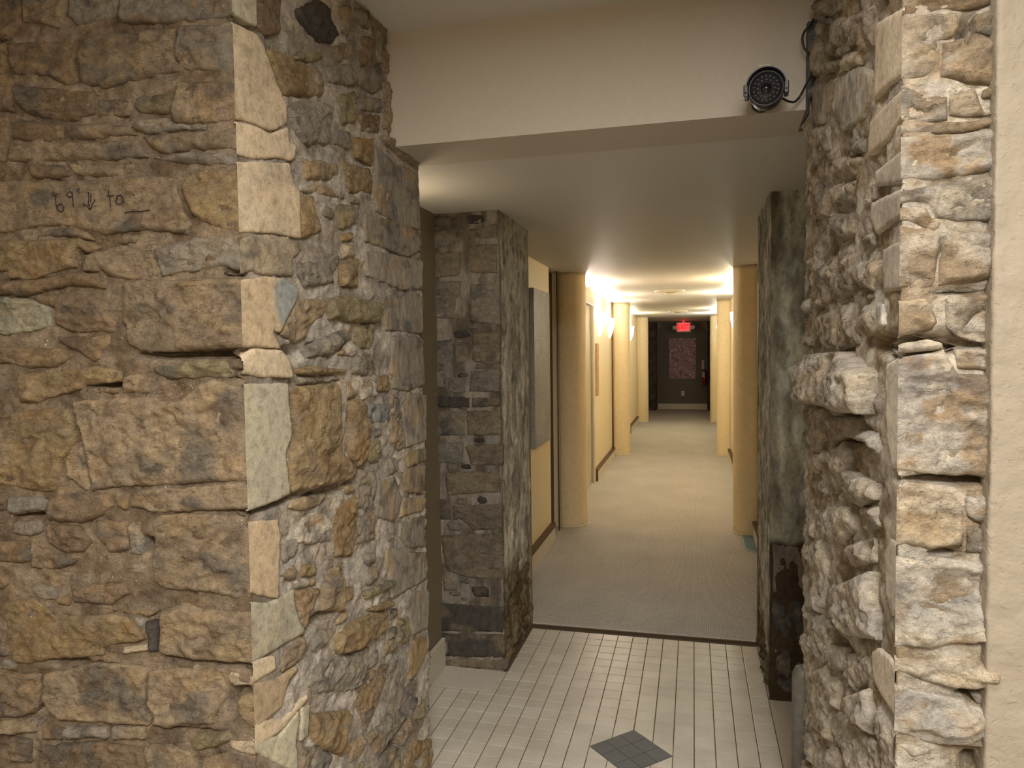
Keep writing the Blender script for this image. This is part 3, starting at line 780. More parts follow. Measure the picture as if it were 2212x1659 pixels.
def build_face(face, parent, zr, ur, nfill, seed0, fillk='r', fillc='tbg', smax=.12, name='stone'):
    (x0, x1), (z0, z1) = ur, zr; g = .006
    nu = int((x1-x0)/g); nz = int((z1-z0)/g); mask = np.zeros((nu, nz), bool)
    U, Z = np.meshgrid(x0+(np.arange(nu)+.5)*g, z0+(np.arange(nz)+.5)*g, indexing='ij')
    def stamp(poly):
        a = np.array(poly); i0, i1 = int((a[:, 0].min()-x0)/g)-1, int((a[:, 0].max()-x0)/g)+2
        j0, j1 = int((a[:, 1].min()-z0)/g)-1, int((a[:, 1].max()-z0)/g)+2
        i0 = max(i0, 0); j0 = max(j0, 0); sl = (slice(i0, min(i1, nu)), slice(j0, min(j1, nz)))
        return sl, in_poly(U[sl], Z[sl], a)
    sd = seed0
    for ln in ST[face]:
        k, *v = ln.split(); v = [int(t)/1000 for t in v]; poly = list(zip(v[::2], v[1::2])); sd += 1
        sl, m = stamp(poly); mask[sl] |= m
        stone(face, k[0], k[1], poly, sd, parent, name=name)
    R = random.Random(seed0); done = 0; tries = 0
    cu = FACES[face][3]
    while done < nfill and tries < 6000:
        tries += 1; f = 1-tries/6000
        a = R.uniform(.4, 1)*(.022+(smax-.022)*f); b = a*R.uniform(.35, .75)
        cx = R.uniform(x0, x1); cz = R.uniform(z0, z1)
        n = R.randint(6, 9); poly = []
        for i in range(n):
            t = 2*math.pi*(i+R.uniform(-.3, .3))/n; e = R.uniform(.85, 1.1)
            su = abs(math.cos(t))**.6*math.copysign(1, math.cos(t)); sv = abs(math.sin(t))**.6*math.copysign(1, math.sin(t))
            poly.append((cx+a*su*e, cz+b*sv*e))
        if min(p[0] for p in poly) < x0+.012 or max(p[0] for p in poly) > x1-.012 or min(p[1] for p in poly) < z0 or max(p[1] for p in poly) > z1: continue
        big = [(cx+(p[0]-cx)*1.12, cz+(p[1]-cz)*1.12) for p in poly]
        sl, m = stamp(big)
        if (mask[sl] & m).any(): continue
        mask[sl] |= m; done += 1; sd += 1
        stone(face, fillk, R.choice(fillc), poly, sd, parent, name=name)

build_face('FL', wl, (0, 2.52), (-2.3, -.94), 55, 100, 'r', 'tbbgb', .17)
build_face('JL', wl, (0, 2.20), (1.36, 2.42), 45, 400, 'u', 'tgggl', .06)
build_face('FR', wr, (0, 2.52), (.34, .52), 30, 700, 'r', 'wtpg', .09)
build_face('JR', wr, (0, 2.45), (.01, .94), 50, 900, 'u', 'wtgw', .05)

# pencil note on the left face, laid on the stone under it
def surf_y(x, z, objs):
    best = 1.35
    for t in objs:
        h = t.ray_cast(Vector((x, 1.0, z)), Vector((0, 1, 0)), 1)
        if h[0] is not None: best = min(best, h[0].y)
    return best
dg = bpy.context.evaluated_depsgraph_get()
trees = []
for o in wl.children:
    xs = [v.co.x for v in o.data.vertices[:1]]; c = o.data.vertices[len(o.data.vertices)//2].co
    if c.y < 1.42 and c.x < -1.1 and 1.6 < c.z < 2.1: trees.append(BVHTree.FromPolygons([v.co for v in o.data.vertices], [p.vertices for p in o.data.polygons]))
trees.append(BVHTree.FromPolygons([v.co for v in wl.data.vertices], [p.vertices for p in wl.data.polygons]))
pm = flat('pencil', (44, 40, 46), .7, .2)
mb = MB()
for k, v in HAND.items():
    pts = [(v[i]/1000, v[i+1]/1000) for i in range(0, len(v), 2)]; dense = []
    for (a, b), (c, d) in zip(pts[:-1], pts[1:]):
        n = max(1, int(math.hypot(c-a, d-b)/.003))
        dense += [(a+(c-a)*i/n, b+(d-b)*i/n) for i in range(n)]
    dense.append(pts[-1])
    mb.tube([(x, surf_y(x, z, trees)-.0006, z) for x, z in dense], .0011, 6)
hw = mb.build('handwriting', pm, wl); hw['label'] = 'pencilled note reading 69" arrow to'

# ---------------------------------------------------------------- ceilings, beam, room shell
CZ = 2.21; UZ = 2.57; YB = 2.17
def plane_box(name, a, b, mat, kind='structure', bev=0):
    return MB().box(a, b, bev).build(name, mat, kind=kind)
plane_box('ceiling', (-2.8, -2.6, UZ), (2.2, YB+.02, UZ+.05), M_CEIL)
plane_box('beam', (-1.4, YB, CZ), (.75, YB+.25, UZ+.02), M_BEAM)
plane_box('ceiling_corridor', (-1.9, YB+.25, CZ), (1.4, 18.7, CZ+.05), M_CEIL)
plane_box('wall_back', (-2.8, -2.7, 0), (2.2, -2.6, UZ), M_ROOM)
plane_box('wall_side', (-2.8, -2.7, 0), (-2.7, 1.4, UZ), M_ROOM)
plane_box('wall_east', (1.95, -2.7, 0), (2.05, 1.4, UZ), M_ROOM)
_nt = M_PLASTER.node_tree; _b = _nt.nodes['Principled BSDF']
_v = noise(_nt, objco(_nt), 55, 3, .5, .4); _r = ramp(_nt, _v, [(.30, (0, 0, 0)), (.36, (1, 1, 1)), (.60, (1, 1, 1)), (.70, (1.6, 1.6, 1.6))])
bump(_nt, _b, _r, .4, .003, bump(_nt, _b, noise(_nt, objco(_nt), 14, 4), .8, .012))
# plastered wall end, bumpy, with a rounded arris
def plaster_wall():
    pts = [(2.0, 1.329)]+[(.474+.006-.006*math.sin(t), 1.335-.006*math.cos(t)) for t in np.linspace(0, math.pi/2, 6)]+[(.474, 1.37)]
    def dep(X, Y, Z): return .0035*fbm(X*9, Y*9, Z*5, 4)+.0016*pn(X*60, Y*60, Z*60)
    return shell_path(pts, 0, UZ, .01, 'wall_front', lambda X, Y, Z: np.tile(np.array(lin((206, 186, 160))), (len(X), 1)), dep, M_PLASTER, -1)
plaster_wall()

# recess behind the left jamb, corridor side walls
plane_box('wall_recess', (-1.30, 2.30, 0), (-1.205, 3.30, CZ), M_OLIVE)
plane_box('wall_recess_right', (.66, 2.30, 0), (.75, 3.30, CZ), M_OLIVE)
bb = MB().box((-1.204, 2.44, 0), (-1.185, 3.262, .145), .003); bb.build('baseboard_recess', M_WHITE, kind='structure')

# ---------------------------------------------------------------- floor: setting bed, tiles, carpet
fl = plane_box('floor', (-2.8, -2.7, -.06), (2.2, 3.875, -.0025), M_GROUT)
plane_box('floor_corridor', (-1.9, 3.875, -.06), (1.4, 18.7, -.004), M_CEMENT)
PIT = .0795; G2 = .0036; TY0 = 2.874; DX, DY, DR = -3*PIT, TY0-2*PIT, 2*PIT
def tri_prism(poly, mat, name, ox, oy, parent, h=.0035):
    n = len(poly); c = (sum(p[0] for p in poly)/n, sum(p[1] for p in poly)/n); V = []; F = []
    for sc_, z in ((1, -h), (1, -.0006), (.0, 0)):
        for x, y in poly:
            if sc_ == 0:
                l = math.hypot(x-c[0], y-c[1]); k = (l-.0022)/l; V.append((c[0]+(x-c[0])*k-ox, c[1]+(y-c[1])*k-oy, z))
            else: V.append((x-ox, y-oy, z))
    for r in range(2):
        for i in range(n): F.append((r*n+i, r*n+(i+1) % n, (r+1)*n+(i+1) % n, (r+1)*n+i))
    F.append(tuple(range(2*n, 3*n)))
    return V, F
sq = [(G2/2, G2/2), (PIT-G2/2, G2/2), (PIT-G2/2, PIT-G2/2), (G2/2, PIT-G2/2)]
V, F = tri_prism(sq, None, None, PIT/2, PIT/2, None)
proto = None; rest = MB(); cand = []
for i in range(-15, 4):
    for j in range(-32, 13):
        x = i*PIT; y = TY0+j*PIT; cx, cy = x+PIT/2, y+PIT/2
        if y+PIT > 3.874 or (cx < -.885 and cy > 3.24): continue
        if cy < 2.43 and (cx < -.95): continue
        dd = abs(cx-DX)+abs(cy-DY)
        if dd < DR-.01: 
            continue
        cand.append((dd, x, y, cx, cy))
full = [c for c in cand if c[0] > DR+.01]; cut = [c for c in cand if c[0] <= DR+.01]
full.sort(key=lambda c: (0 if 2.25 < c[4] else 1, c[4]))
for k, (dd, x, y, cx, cy) in enumerate(full):
    if k < 290:
        if proto is None:
            o = mesh_obj('tile', V, F, M_TILE, fl); proto = o
        else:
            o = proto.copy(); COL.objects.link(o); o.parent = fl
        o.location = (cx, cy, 0)
    else:
        rest.add([(v[0]+cx, v[1]+cy, v[2]) for v in V], F)
rest.build('tile_field', M_TILE, fl, kind='stuff')
for dd, x, y, cx, cy in cut:   # half tiles round the inset
    sx = 1 if cx > DX else -1; sy = 1 if cy > DY else -1
    g = G2/2
    A = (x+g, y+g); B = (x+PIT-g, y+g); C_ = (x+PIT-g, y+PIT-g); D_ = (x+g, y+PIT-g)
    tri = {(1, 1): [B, C_, D_], (-1, 1): [A, C_, D_], (1, -1): [A, B, C_], (-1, -1): [A, B, D_]}[(sx, sy)]
    tri = [(p[0]+sx*.001, p[1]+sy*.001) for p in tri]
    v2, f2 = tri_prism(tri, None, None, cx, cy, None); o = mesh_obj('tile', v2, f2, M_TILE, fl); o.location = (cx, cy, 0)
dp = None; s3 = DR*math.sqrt(2)/3
v3, f3 = tri_prism([(-s3/2+.0012, -s3/2+.0012), (s3/2-.0012, -s3/2+.0012), (s3/2-.0012, s3/2-.0012), (-s3/2+.0012, s3/2-.0012)], None, None, 0, 0, None)
for a in (-1, 0, 1):
    for b in (-1, 0, 1):
        if dp is None: o = dp = mesh_obj('tile', v3, f3, M_TILED, fl); 
        else: o = dp.copy(); COL.objects.link(o); o.parent = fl
        o['label'] = 'slate-blue tile of the diamond inset'
        o.rotation_euler = (0, 0, math.pi/4); c45 = math.sqrt(.5)
        o.location = (DX+(a-b)*s3*c45, DY+(a+b)*s3*c45, .0004)
MB().box((.3195, 2.2, -.003), (.64, 3.87, 0)).build('cement_strip', flat('beige_cement', (186, 176, 160), .8, .3, .3, 60, .05), fl)
MB().box((-1.2, 3.06, -.003), (-.90, 3.27, .0006)).build('cement_patch', flat('pale_cement', (206, 200, 188), .45, .4, .1, 60, .03), fl)

def carpet():
    x0, x1, y0, y1 = -1.16, .52, 3.878, 18.55
    V = []; F = []
    ys = list(np.linspace(y0, 5, 60))+list(np.linspace(5.1, y1, 60)); xs = np.linspace(x0, x1, 60)
    for y in ys:
        for x in xs: V.append((x, y+(.003*pn(x*40, 0, 0) if y == ys[0] else 0), .009+.0008*float(pn(x*9, y*9, 0))))
    n = len(xs)
    for i in range(len(ys)-1):
        for j in range(n-1): F.append((i*n+j, i*n+j+1, (i+1)*n+j+1, (i+1)*n+j))
    b = len(V)
    for j in range(n): V.append((xs[j], V[j][1]-.002, -.003))
    for j in range(n-1): F.append((j+1, j, b+j, b+j+1))
    return mesh_obj('carpet', V, F, M_CARPET, None, True)
tag(carpet(), 'grey-beige ribbed carpet runner filling the corridor beyond the beige tiles', 'carpet')
tag(MB().box((-1.0, 3.868, -.002), (.33, 3.880, .0065), .002).build('carpet_edging', M_BROWN), 'thin dark edging strip where tiles meet the grey-beige carpet', 'edging strip')

# ---------------------------------------------------------------- stone pillars in front of the corridor
def pillar_core(name, label, x0, x1, y0, y1, inner, zrub):
    """inner: +1 when the free side faces +x"""
    t = thing(name, label, 'pillar', (0, 0, 0), kind='thing')
    xin = x1 if inner > 0 else x0
    path = [(x0, y0), (x1, y0), (x1, y1)] if inner > 0 else [(x1, y0), (x0, y0), (x0, y1)]
    def dep(X, Y, Z):
        side = sstep(y0+.012, y0+.05, Y); strip = sstep(y1-.13, y1-.11, Y)
        n = fbm(X*22, Y*22, Z*7, 5, .6); rub = (1-sstep(zrub-.25, zrub+.1, Z+.15*pn(X*6, Y*6, Z*5)))
        n2 = fbm(X*17+5, Y*17, Z*18, 4, .6)
        crack = .012*np.exp(-((Y-(y1-.14)-.02*fbm(Z*5, 0, 3, 3))/.012)**2)
        return np.where(side > 0, .006*n*side*(1-strip*.7)+side*rub*(.02*n2-.008)-crack*side, 0)-(1-side)*(.004 if name_left else 0)+.004*n
    name_left = inner > 0
    def col(X, Y, Z):
        side = sstep(y0+.01, y0+.04, Y)[:, None]
        n = sstep(-.3, .4, fbm(X*14, Y*14, Z*4, 4))[:, None]; n2 = sstep(.1, .5, fbm(X*24+3, Y*24, Z*9, 3))[:, None]
        rub = (1-sstep(zrub-.2, zrub+.05, Z+.2*fbm(X*6, Y*6, Z*4, 3)))[:, None]
        a = np.array(lin((212, 207, 192)))*(1-n)+np.array(lin((172, 166, 150)))*n; a = a*(1-n2*.5)+np.array(lin((62, 54, 44)))*n2*.5
        r = np.array(lin((104, 86, 58)))*(1-n)+np.array(lin((132, 120, 96)))*n
        sd = a*(1-rub)+r*rub
        if name_left:
            fr = np.array(lin((150, 143, 134)))*(1-n)+np.array(lin((104, 94, 82)))*n
        else:
            fr = np.array(lin((206, 206, 190)))*(1-n)+np.array(lin((160, 158, 142)))*n
            fr = fr*(1-n2*.35)+np.array(lin((44, 36, 26)))*n2*.35
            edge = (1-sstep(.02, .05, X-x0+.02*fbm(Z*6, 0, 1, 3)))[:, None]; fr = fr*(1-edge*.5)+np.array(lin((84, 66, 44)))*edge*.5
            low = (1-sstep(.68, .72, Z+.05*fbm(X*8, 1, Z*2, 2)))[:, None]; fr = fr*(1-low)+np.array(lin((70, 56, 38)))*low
        return fr*(1-side)+sd*side
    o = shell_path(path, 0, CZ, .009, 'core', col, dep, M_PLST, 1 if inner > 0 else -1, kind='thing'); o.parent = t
    del o['kind']
    o['label'] = 'rough weathered core with a pitted render side'
    MB().box((xin-.03 if inner > 0 else xin-.002, y1-.012, 0), (xin+.002 if inner > 0 else xin+.03, y1+.02, CZ)).build('edge_strip', M_OLIVE if inner > 0 else M_BROWN, t)
    return t
pl = pillar_core('stone_pillar', 'dark mottled stone pillar with pitted grey side, left of the carpet edge', -1.203, -.886, 3.27, 3.86, 1, .55)
pr = pillar_core('stone_pillar', 'greenish-grey rough pillar beside the right rubble jamb, brown lower stones', .322, .70, 3.255, 3.86, -1, .3)
build_face('PL', pl, (.0, 2.2), (-1.20, -.888), 22, 1200, 'r', 'gbgd', .05)
build_face('PR', pr, (.0, .72), (.33, .66), 8, 1300, 'r', 'bd', .08)
for i, ln in enumerate(ST['PW']):
    k, *v = ln.split(); v = [int(t)/1000 for t in v]
    o = stone('PL', 'w', 'd', list(zip(v[::2], v[1::2])), 1500+i, pl, name='wood_block'); o['label'] = 'dark timber block let into the stones'

# ---------------------------------------------------------------- corridor walls
XW = -1.125; XE = .50
def wallseg(name, x, y0, y1, mat, side):
    return plane_box(name, (x-.08, y0, 0) if side < 0 else (x, y0, 0), (x, y1, CZ) if side < 0 else (x+.08, y1, CZ), mat)
wallseg('wall_west', XW, 3.86, 5.66, M_CREAM, -1)
plane_box('wall_west', (XW-.10, 5.66, 0), (XW-.06, 6.1, CZ), M_BROWN)
wallseg('wall_west', XW, 6.1, 7.22, M_CREAM, -1); wallseg('wall_west', XW, 8.20, 10.6, M_CREAM, -1)
wallseg('wall_west', XW-.02, 10.6, 18.6, M_CREAM, -1)
plane_box('wall_west', (XW-.08, 7.22, 2.07), (XW, 8.20, CZ), M_CREAM)
wallseg('wall_east', XE, 3.86, 18.6, M_CREAM, 1)
plane_box('wall_end', (-1.5, 18.55, 0), (.9, 18.65, CZ), M_DARKW)
def bboard(y0, y1, x, side, cap=True):
    a, b = (x, x+.036) if side < 0 else (x-.036, x)
    MB().box((a, y0, 0), (b, y1, .125), .002).build('baseboard_west' if side < 0 else 'baseboard_east', M_WHITE, kind='structure')
    a, b = (x, x+.042) if side < 0 else (x-.042, x)
    mb = MB().box((a, y0, .125), (b, y1, .15)); mb.box((a, y0-.03, 0), (b, y0, .15))
    mb.build('trim_west' if side < 0 else 'trim_east', M_BROWN, kind='structure')
bboard(3.9, 5.64, XW, -1); bboard(6.35, 7.1, XW, -1); bboard(8.30, 10.2, XW, -1); bboard(13.1, 15.0, XW-.02, -1)
bboard(3.9, 6.0, XE, 1); bboard(6.4, 10.3, XE, 1); bboard(10.8, 15, XE, 1)
MB().box((-.88, 18.53, 0), (.33, 18.55, .15), .002).build('baseboard_end', M_WHITE, kind='structure')
# door in the west wall
MB().box((XW-.001, 7.16, 0), (XW+.018, 7.24, 2.12), .002).box((XW-.001, 8.18, 0), (XW+.018, 8.26, 2.12), .002).box((XW-.001, 7.2401, 2.05), (XW+.018, 8.1799, 2.12), .002).build('door_1_frame', M_WHITE, kind='structure')
dr = MB().box((XW-.06, 7.241, .012), (XW-.02, 8.179, 2.048), .002).build('door_1', M_DOOR, kind='structure')
mb = MB().tube([(XW-.02, 7.34, .95), (XW+.03, 7.34, .95), (XW+.035, 7.35, .95), (XW+.035, 7.45, .95)], .009, 10); mb.tube([(XW-.02, 7.34, .95), (XW-.012, 7.34, .95)], .028, 16)
mb.build('door_handle', M_CHROME, dr, True)
# conduit by the second column
t = tag(MB().tube([(XW+.02, 10.05, 0.0), (XW+.02, 10.05, CZ)], .007, 10).tube([(XW+.02, 10.14, 0.0), (XW+.02, 10.14, CZ)], .005, 10).build('conduit', M_BROWN, smooth=True), 'pair of thin dark pipes running floor to ceiling before the second left column', 'pipe')
t = tag(MB().tube([(XW+.012, 5.95, 0.0), (XW+.012, 5.95, CZ)], .005, 10).build('conduit', M_BROWN, smooth=True), 'single thin metal pipe in the dark gap beside the nearest left column', 'pipe')

# columns
def column(x, y, label, r=.16):
    t = thing('column', label, 'column', (x, y, 0), 'cream columns along the corridor', kind='thing')
    n = 64; m = 60; V = []; F = []; xl = (XW+.001 if y < 10 else XW-.019)-x if x < 0 else -9; xh = XE-.001-x if x > 0 else 9
    if y > 10 and y < 11 and x < 0: xl = XW+.001-x
    for j in range(m+1):
        z = .0095+(CZ-.0105)*j/m
        for k in range(n):
            a = 2*math.pi*k/n; rr = r+.0022*float(pn(math.cos(a)*4+x*9, math.sin(a)*4+y, z*3)); V.append((max(xl, min(xh, rr*math.cos(a))), rr*math.sin(a), z))
    for j in range(m):
        for k in range(n): F.append((j*n+k, j*n+(k+1) % n, (j+1)*n+(k+1) % n, (j+1)*n+k))
    F.append(tuple(range(n-1, -1, -1))); F.append(tuple(m*n+k for k in range(n)))
    mesh_obj('shaft', V, F, M_CREAM2, t, True)
    rg = MB().lathe([(r+.0005, .0), (r+.006, .0), (r+.006, .012), (r+.0005, .016)], (0, 0, .0095), 40); rg.V = [(max(xl, min(xh, v[0])), v[1], v[2]) for v in rg.V]; rg.build('base_ring', M_CREAM, t, True)
    return t
for x, y, lb in ((-1.07, 6.22, 'cream round column nearest on the left wall, beside the silvery relief panel'), (-1.06, 10.55, 'cream round column second along the left wall, just past the double lamps'),
                 (-1.08, 15.25, 'cream round column farthest along the left wall, beside the dark end'), (.477, 6.20, 'cream round column nearest on the right, above the blue floor mat'),
                 (.482, 10.6, 'cream round column second along the right side, near a glowing sconce'), (.49, 15.3, 'cream round column farthest along the right side, by the extinguisher')):
    column(x, y, lb)

# sconces
gm, nt, b = nmat('frosted_glass_lit', lin((255, 240, 214)), .4, .3, 0, lin((255, 232, 196)), 9.)
lw = N(nt, 'ShaderNodeTexCoord'); sp = N(nt, 'ShaderNodeSeparateXYZ'); nt.links.new(lw.outputs['Object'], sp.inputs[0])
mr = N(nt, 'ShaderNodeMapRange'); mr.inputs[1].default_value = -.26; mr.inputs[2].default_value = -.05; mr.inputs[3].default_value = .8; mr.inputs[4].default_value = 9.
nt.links.new(sp.outputs[2], mr.inputs[0]); nt.links.new(mr.outputs[0], b.inputs['Emission Strength'])
proto_s = None
def sconce(x, y, side, label, power, col=WARM, z=1.965):
    """side: direction from the wall into the corridor"""
    global proto_s
    if proto_s is None:
        t = thing('wall_sconce', label, 'wall lamp', (x, y, z), 'frosted wall sconces')
        prof = [(.085, 0), (.084, -.03), (.078, -.10), (.062, -.16), (.045, -.21), (.03, -.25), (.012, -.27), (.0, -.272)]
        prof2 = [(r-.004 if r > .01 else 0, q+.004) for r, q in prof]
        mb = MB().lathe(prof, n=20, a0=-math.pi/2, a1=math.pi/2, sx=.95).lathe(prof2, n=20, a0=-math.pi/2, a1=math.pi/2, sx=.95)
        mesh = mb.build('glass_shade', gm, t, True)
        MB().box((0, -.05, -.20), (.006, .05, -.02), .002).build('back_plate', M_CHROME, t)
        MB().tube([(.005, 0, -.1), (.04, 0, -.1)], .007, 8).build('arm', M_CHROME, t, True)
        proto_s = t
    else:
        t = proto_s.copy(); COL.objects.link(t); t.location = (x, y, z); t['label'] = label
        for ch in proto_s.children:
            if ch.type == 'MESH': c = ch.copy(); COL.objects.link(c); c.parent = t
    t.rotation_euler = (0, 0, 0 if side > 0 else math.pi)
    l = lamp('sconce_light', 'POINT', (x+side*.045, y, z+.02), power, col, shadow_soft_size=.035)
    return t
SP = 20
sconce(XW, 7.05, 1, 'lit frosted sconce half hidden behind the nearest left column', SP, (255, 236, 222))
sconce(XW, 8.75, 1, 'brightest lit frosted sconce on the left wall, just past the door', SP, (255, 242, 228))
sconce(XW, 9.85, 1, 'lit frosted sconce just before the second left column', SP*.6, (255, 242, 228))
sconce(XW-.02, 13.4, 1, 'yellowish lit sconce between the second and third left columns', SP*1.1, (255, 243, 208))
sconce(XE, 7.1, -1, 'lit sconce hidden behind the nearest right column', SP, (255, 236, 196))
sconce(XE, 8.85, -1, 'lit frosted sconce peeking out beyond the nearest right column', SP, (240, 246, 226))
sconce(XE, 12.3, -1, 'lit sconce behind the second right column', SP*.8, (255, 244, 214))
sconce(XE, 14.0, -1, 'lit sconce before the third right column', SP*1.3, (240, 248, 248))
sconce(-1.205, 2.66, 1, 'small lit sconce tucked in the recess behind the left stone jamb', .4, (240, 250, 236), z=2.05)

# silvery relief panel
def relief():
    y0, y1, z0, z1 = 4.93, 5.50, .85, 1.99
    t = thing('relief_panel', 'tall silvery textured panel hung on the cream wall before the nearest column', 'artwork', (XW+.002, y0, z0))
    m, nt, b = nmat('silvery_relief', rough=.45, spec=.4)
    n = noise(nt, objco(nt), 34, 6, .7, 1.); n2 = noise(nt, objco(nt, (1, 1, .7)), 5, 3)
    c = mixc(nt, 'MIX', n, lin((104, 104, 104)), lin((206, 206, 206))); c = mixc(nt, 'MULTIPLY', .7, c, ramp(nt, n2, [(.3, (.8, .8, .8)), (.7, (1.15,)*3)]))
    nt.links.new(c, b.inputs['Base Color']); bump(nt, b, n, 1., .01)
    MB().box((.0, 0, 0), (.035, y1-y0, z1-z0), .004).build('panel', m, t)
    mb = MB()
    return t
relief()
# torn-edged strip hanging past the door
def strip():
    V = []; F = []; n = 30
    for i in range(n+1):
        z = 1.0+.62*i/n; w = .02*float(fbm(i*.4, 3.3, 0, 3))
        for x, y in ((XW, 8.42), (XW+.02, 8.42), (XW+.02, 8.60+w), (XW, 8.60+w)): V.append((x, y, z))
    for i in range(n):
        for k in range(4): F.append((i*4+k, i*4+(k+1) % 4, (i+1)*4+(k+1) % 4, (i+1)*4+k))
    F += [(3, 2, 1, 0), tuple(n*4+k for k in range(4))]
    o = mesh_obj('wall_hanging', V, F, flat('aged_canvas', (190, 160, 118), .8, .2, .4, 30, .1))
    tag(o, 'narrow rough-edged wall hanging under the sconce past the door', 'artwork')
strip()

# blue mat by the nearest right column
def mat_():
    pts = []; x0, x1, y0, y1, r = .375, .62, 5.55, 6.6, .13
    for cx, cy, a in ((x0+r, y0+r, math.pi), (x1-.02, y0+.02, 1.5*math.pi), (x1-.02, y1-.02, 0), (x0+r, y1-r, .5*math.pi)):
        rr = r if cx == x0+r else .02
        for k in range(7): t = a+.5*math.pi*k/6; pts.append((cx+rr*math.cos(t), cy+rr*math.sin(t)))
    t = thing('floor_mat', 'pale blue mat with rounded corner on carpet by the nearest right column', 'mat', (0, 0, .0085))
    def pris(sh, z0, z1):
        c = (.5, 6.05); V = []; n = len(pts)
        for z in (z0, z1):
            for x, y in pts: V.append((c[0]+(x-c[0])*(1-sh), c[1]+(y-c[1])*(1-sh*.25), z))
        return V, [tuple(range(n-1, -1, -1)), tuple(n+k for k in range(n))]+[(k, (k+1) % n, n+(k+1) % n, n+k) for k in range(n)]
    V, F = pris(0, 0, .012); mesh_obj('rim', V, F, flat('pale_blue_rim', (176, 196, 194), .5, .3), t)
    V, F = pris(.08, .0105, .0135); mesh_obj('top', V, F, flat('slate_blue_top', (112, 140, 152), .6, .3, .2, 60), t)
mat_()

# far end
def end_things():
    t = thing('painting', 'mauve and grey splatter painting on the dark end wall under the exit sign', 'painting', (-.27, 18.55, .78))
    m, nt, b = nmat('splatter', rough=.7, spec=.2)
    co = objco(nt); d1 = noise(nt, co, 6, 8, .75, 2.); d2 = noise(nt, co, 9, 6, .75, 2.5); d3 = noise(nt, co, 3, 3)
    c = ramp(nt, d1, [(.38, lin((80, 50, 66))), (.46, lin((190, 170, 178))), (.53, lin((130, 80, 98))), (.6, lin((224, 210, 214)))])
    c = mixc(nt, 'MIX', ramp(nt, d2, [(.52, (0, 0, 0)), (.56, (.7, .7, .7))]), c, lin((110, 40, 66)))
    c = mixc(nt, 'MIX', ramp(nt, d2, [(.34, (.7, .7, .7)), (.40, (0, 0, 0))]), c, lin((226, 216, 220)))
    nt.links.new(c, b.inputs['Base Color'])
    MB().box((-.325, -.028, .006), (.325, -.004, 1.014)).build('canvas', m, t)
    mb = MB()
    for a, b_ in (((-.335, -.032, 0), (-.325, 0, 1.02)), ((.325, -.032, 0), (.335, 0, 1.02)), ((-.325, -.032, 0), (.325, 0, .006)), ((-.325, -.032, 1.014), (.325, 0, 1.02))): mb.box(a, b_)
    mb.build('frame', flat('grey_frame', (120, 108, 108), .5, .3), t)
    # exit sign
    t = thing('exit_sign', 'red glowing EXIT sign with two round lamp heads under the corridor ceiling', 'exit sign', (-.233, 17.8, 2.05))
    wh = flat('white_plastic', (196, 180, 172), .5, .3)
    MB().box((-.17, -.02, -.115), (.17, .03, .125), .008).build('housing', wh, t)
    MB().box((-.03, -.01, .12), (.03, .03, .16)).build('canopy', wh, t)
    fm = nmat('red_glow_face', lin((200, 40, 40)), .5, .2, 0, lin((255, 110, 104)), .5)[0]
    MB().box((-.135, -.026, -.085), (.135, -.019, .10), .002).build('face', fm, t)
    cu = bpy.data.curves.new('lettering', 'FONT'); cu.body = 'EXIT'; cu.size = .17; cu.extrude = .003; cu.align_x = 'CENTER'; cu.align_y = 'CENTER'; cu.offset = .002
    tm = nmat('red_letters', lin((255, 0, 10)), .5, .2, 0, (1, .0, .012), 1.2)[0]; cu.materials.append(tm)
    tmp = bpy.data.objects.new('lettering_source', cu); me = bpy.data.meshes.new_from_object(tmp); bpy.data.objects.remove(tmp)
    tx = bpy.data.objects.new('lettering', me); COL.objects.link(tx); tx.parent = t; tx.rotation_euler = (math.pi/2, 0, 0); tx.location = (0, -.029, .008); tx.scale = (.82, 1, 1)
    for s in (-1, 1):
        a = MB().tube([(s*.165, 0, -.01), (s*.205, -.01, -.01)], [.045, .05], 12).tube([(s*.215, .02, 0), (s*.215, -.045, 0)], [.045, .052], 18)
        h = a.build('lamp_head', wh, t, True)
        MB().tube([(s*.215, -.045, 0), (s*.215, -.05, 0)], .04, 18).build('lens', flat('clear_lens', (190, 184, 176), .2, .5), h, True)
    lamp('exit_glow', 'POINT', (-.233, 17.7, 2.10), .5, (255, 40, 40), shadow_soft_size=.05)
    # outlet
    t = thing('wall_outlet', 'pale double outlet low on the dark end wall', 'outlet', (-.263, 18.55, .41))
    MB().box((-.036, -.007, -.058), (.036, 0, .058), .002).build('cover_plate', M_WHITE, t)
    for z in (-.028, .018): MB().box((-.014, -.0095, z), (.014, -.006, z+.022), .001).build('socket', M_DOOR, t)
    # extinguisher
    t = thing('fire_extinguisher', 'red fire extinguisher with white tag hung on the dark end wall', 'fire extinguisher', (.262, 18.46, .62))
    red = flat('red_enamel', (136, 16, 14), .3, .5)
    MB().lathe([(0, 0), (.05, 0), (.056, .012), (.056, .27), (.045, .31), (.02, .335), (0, .335)], n=20).build('cylinder_body', red, t, True)
    MB().tube([(0, 0, .33), (0, 0, .37)], .016, 10).box((-.012, -.06, .365), (.012, .035, .38)).box((-.01, -.05, .39), (.01, .03, .40)).build('valve', M_BLACK, t)
    MB().tube([(0, -.02, .36), (.05, -.06, .33), (.066, -.07, .2), (.062, -.065, .08)], .009, 8).build('hose', M_BLACK, t, True)
    MB().box((-.055, -.075, .2), (.01, -.0585, .34), .003).build('inspection_tag', wh, t)
    MB().box((-.015, .04, .1), (.015, .09, .36)).build('wall_bracket', M_BLACK, t)
    t = tag(MB().box((.195, 18.50, 1.02), (.262, 18.55, 1.25), .008).box((.208, 18.492, 1.10), (.249, 18.501, 1.16)).build('wall_device', wh), 'small white box mounted above the extinguisher on the dark end wall', 'wall box')
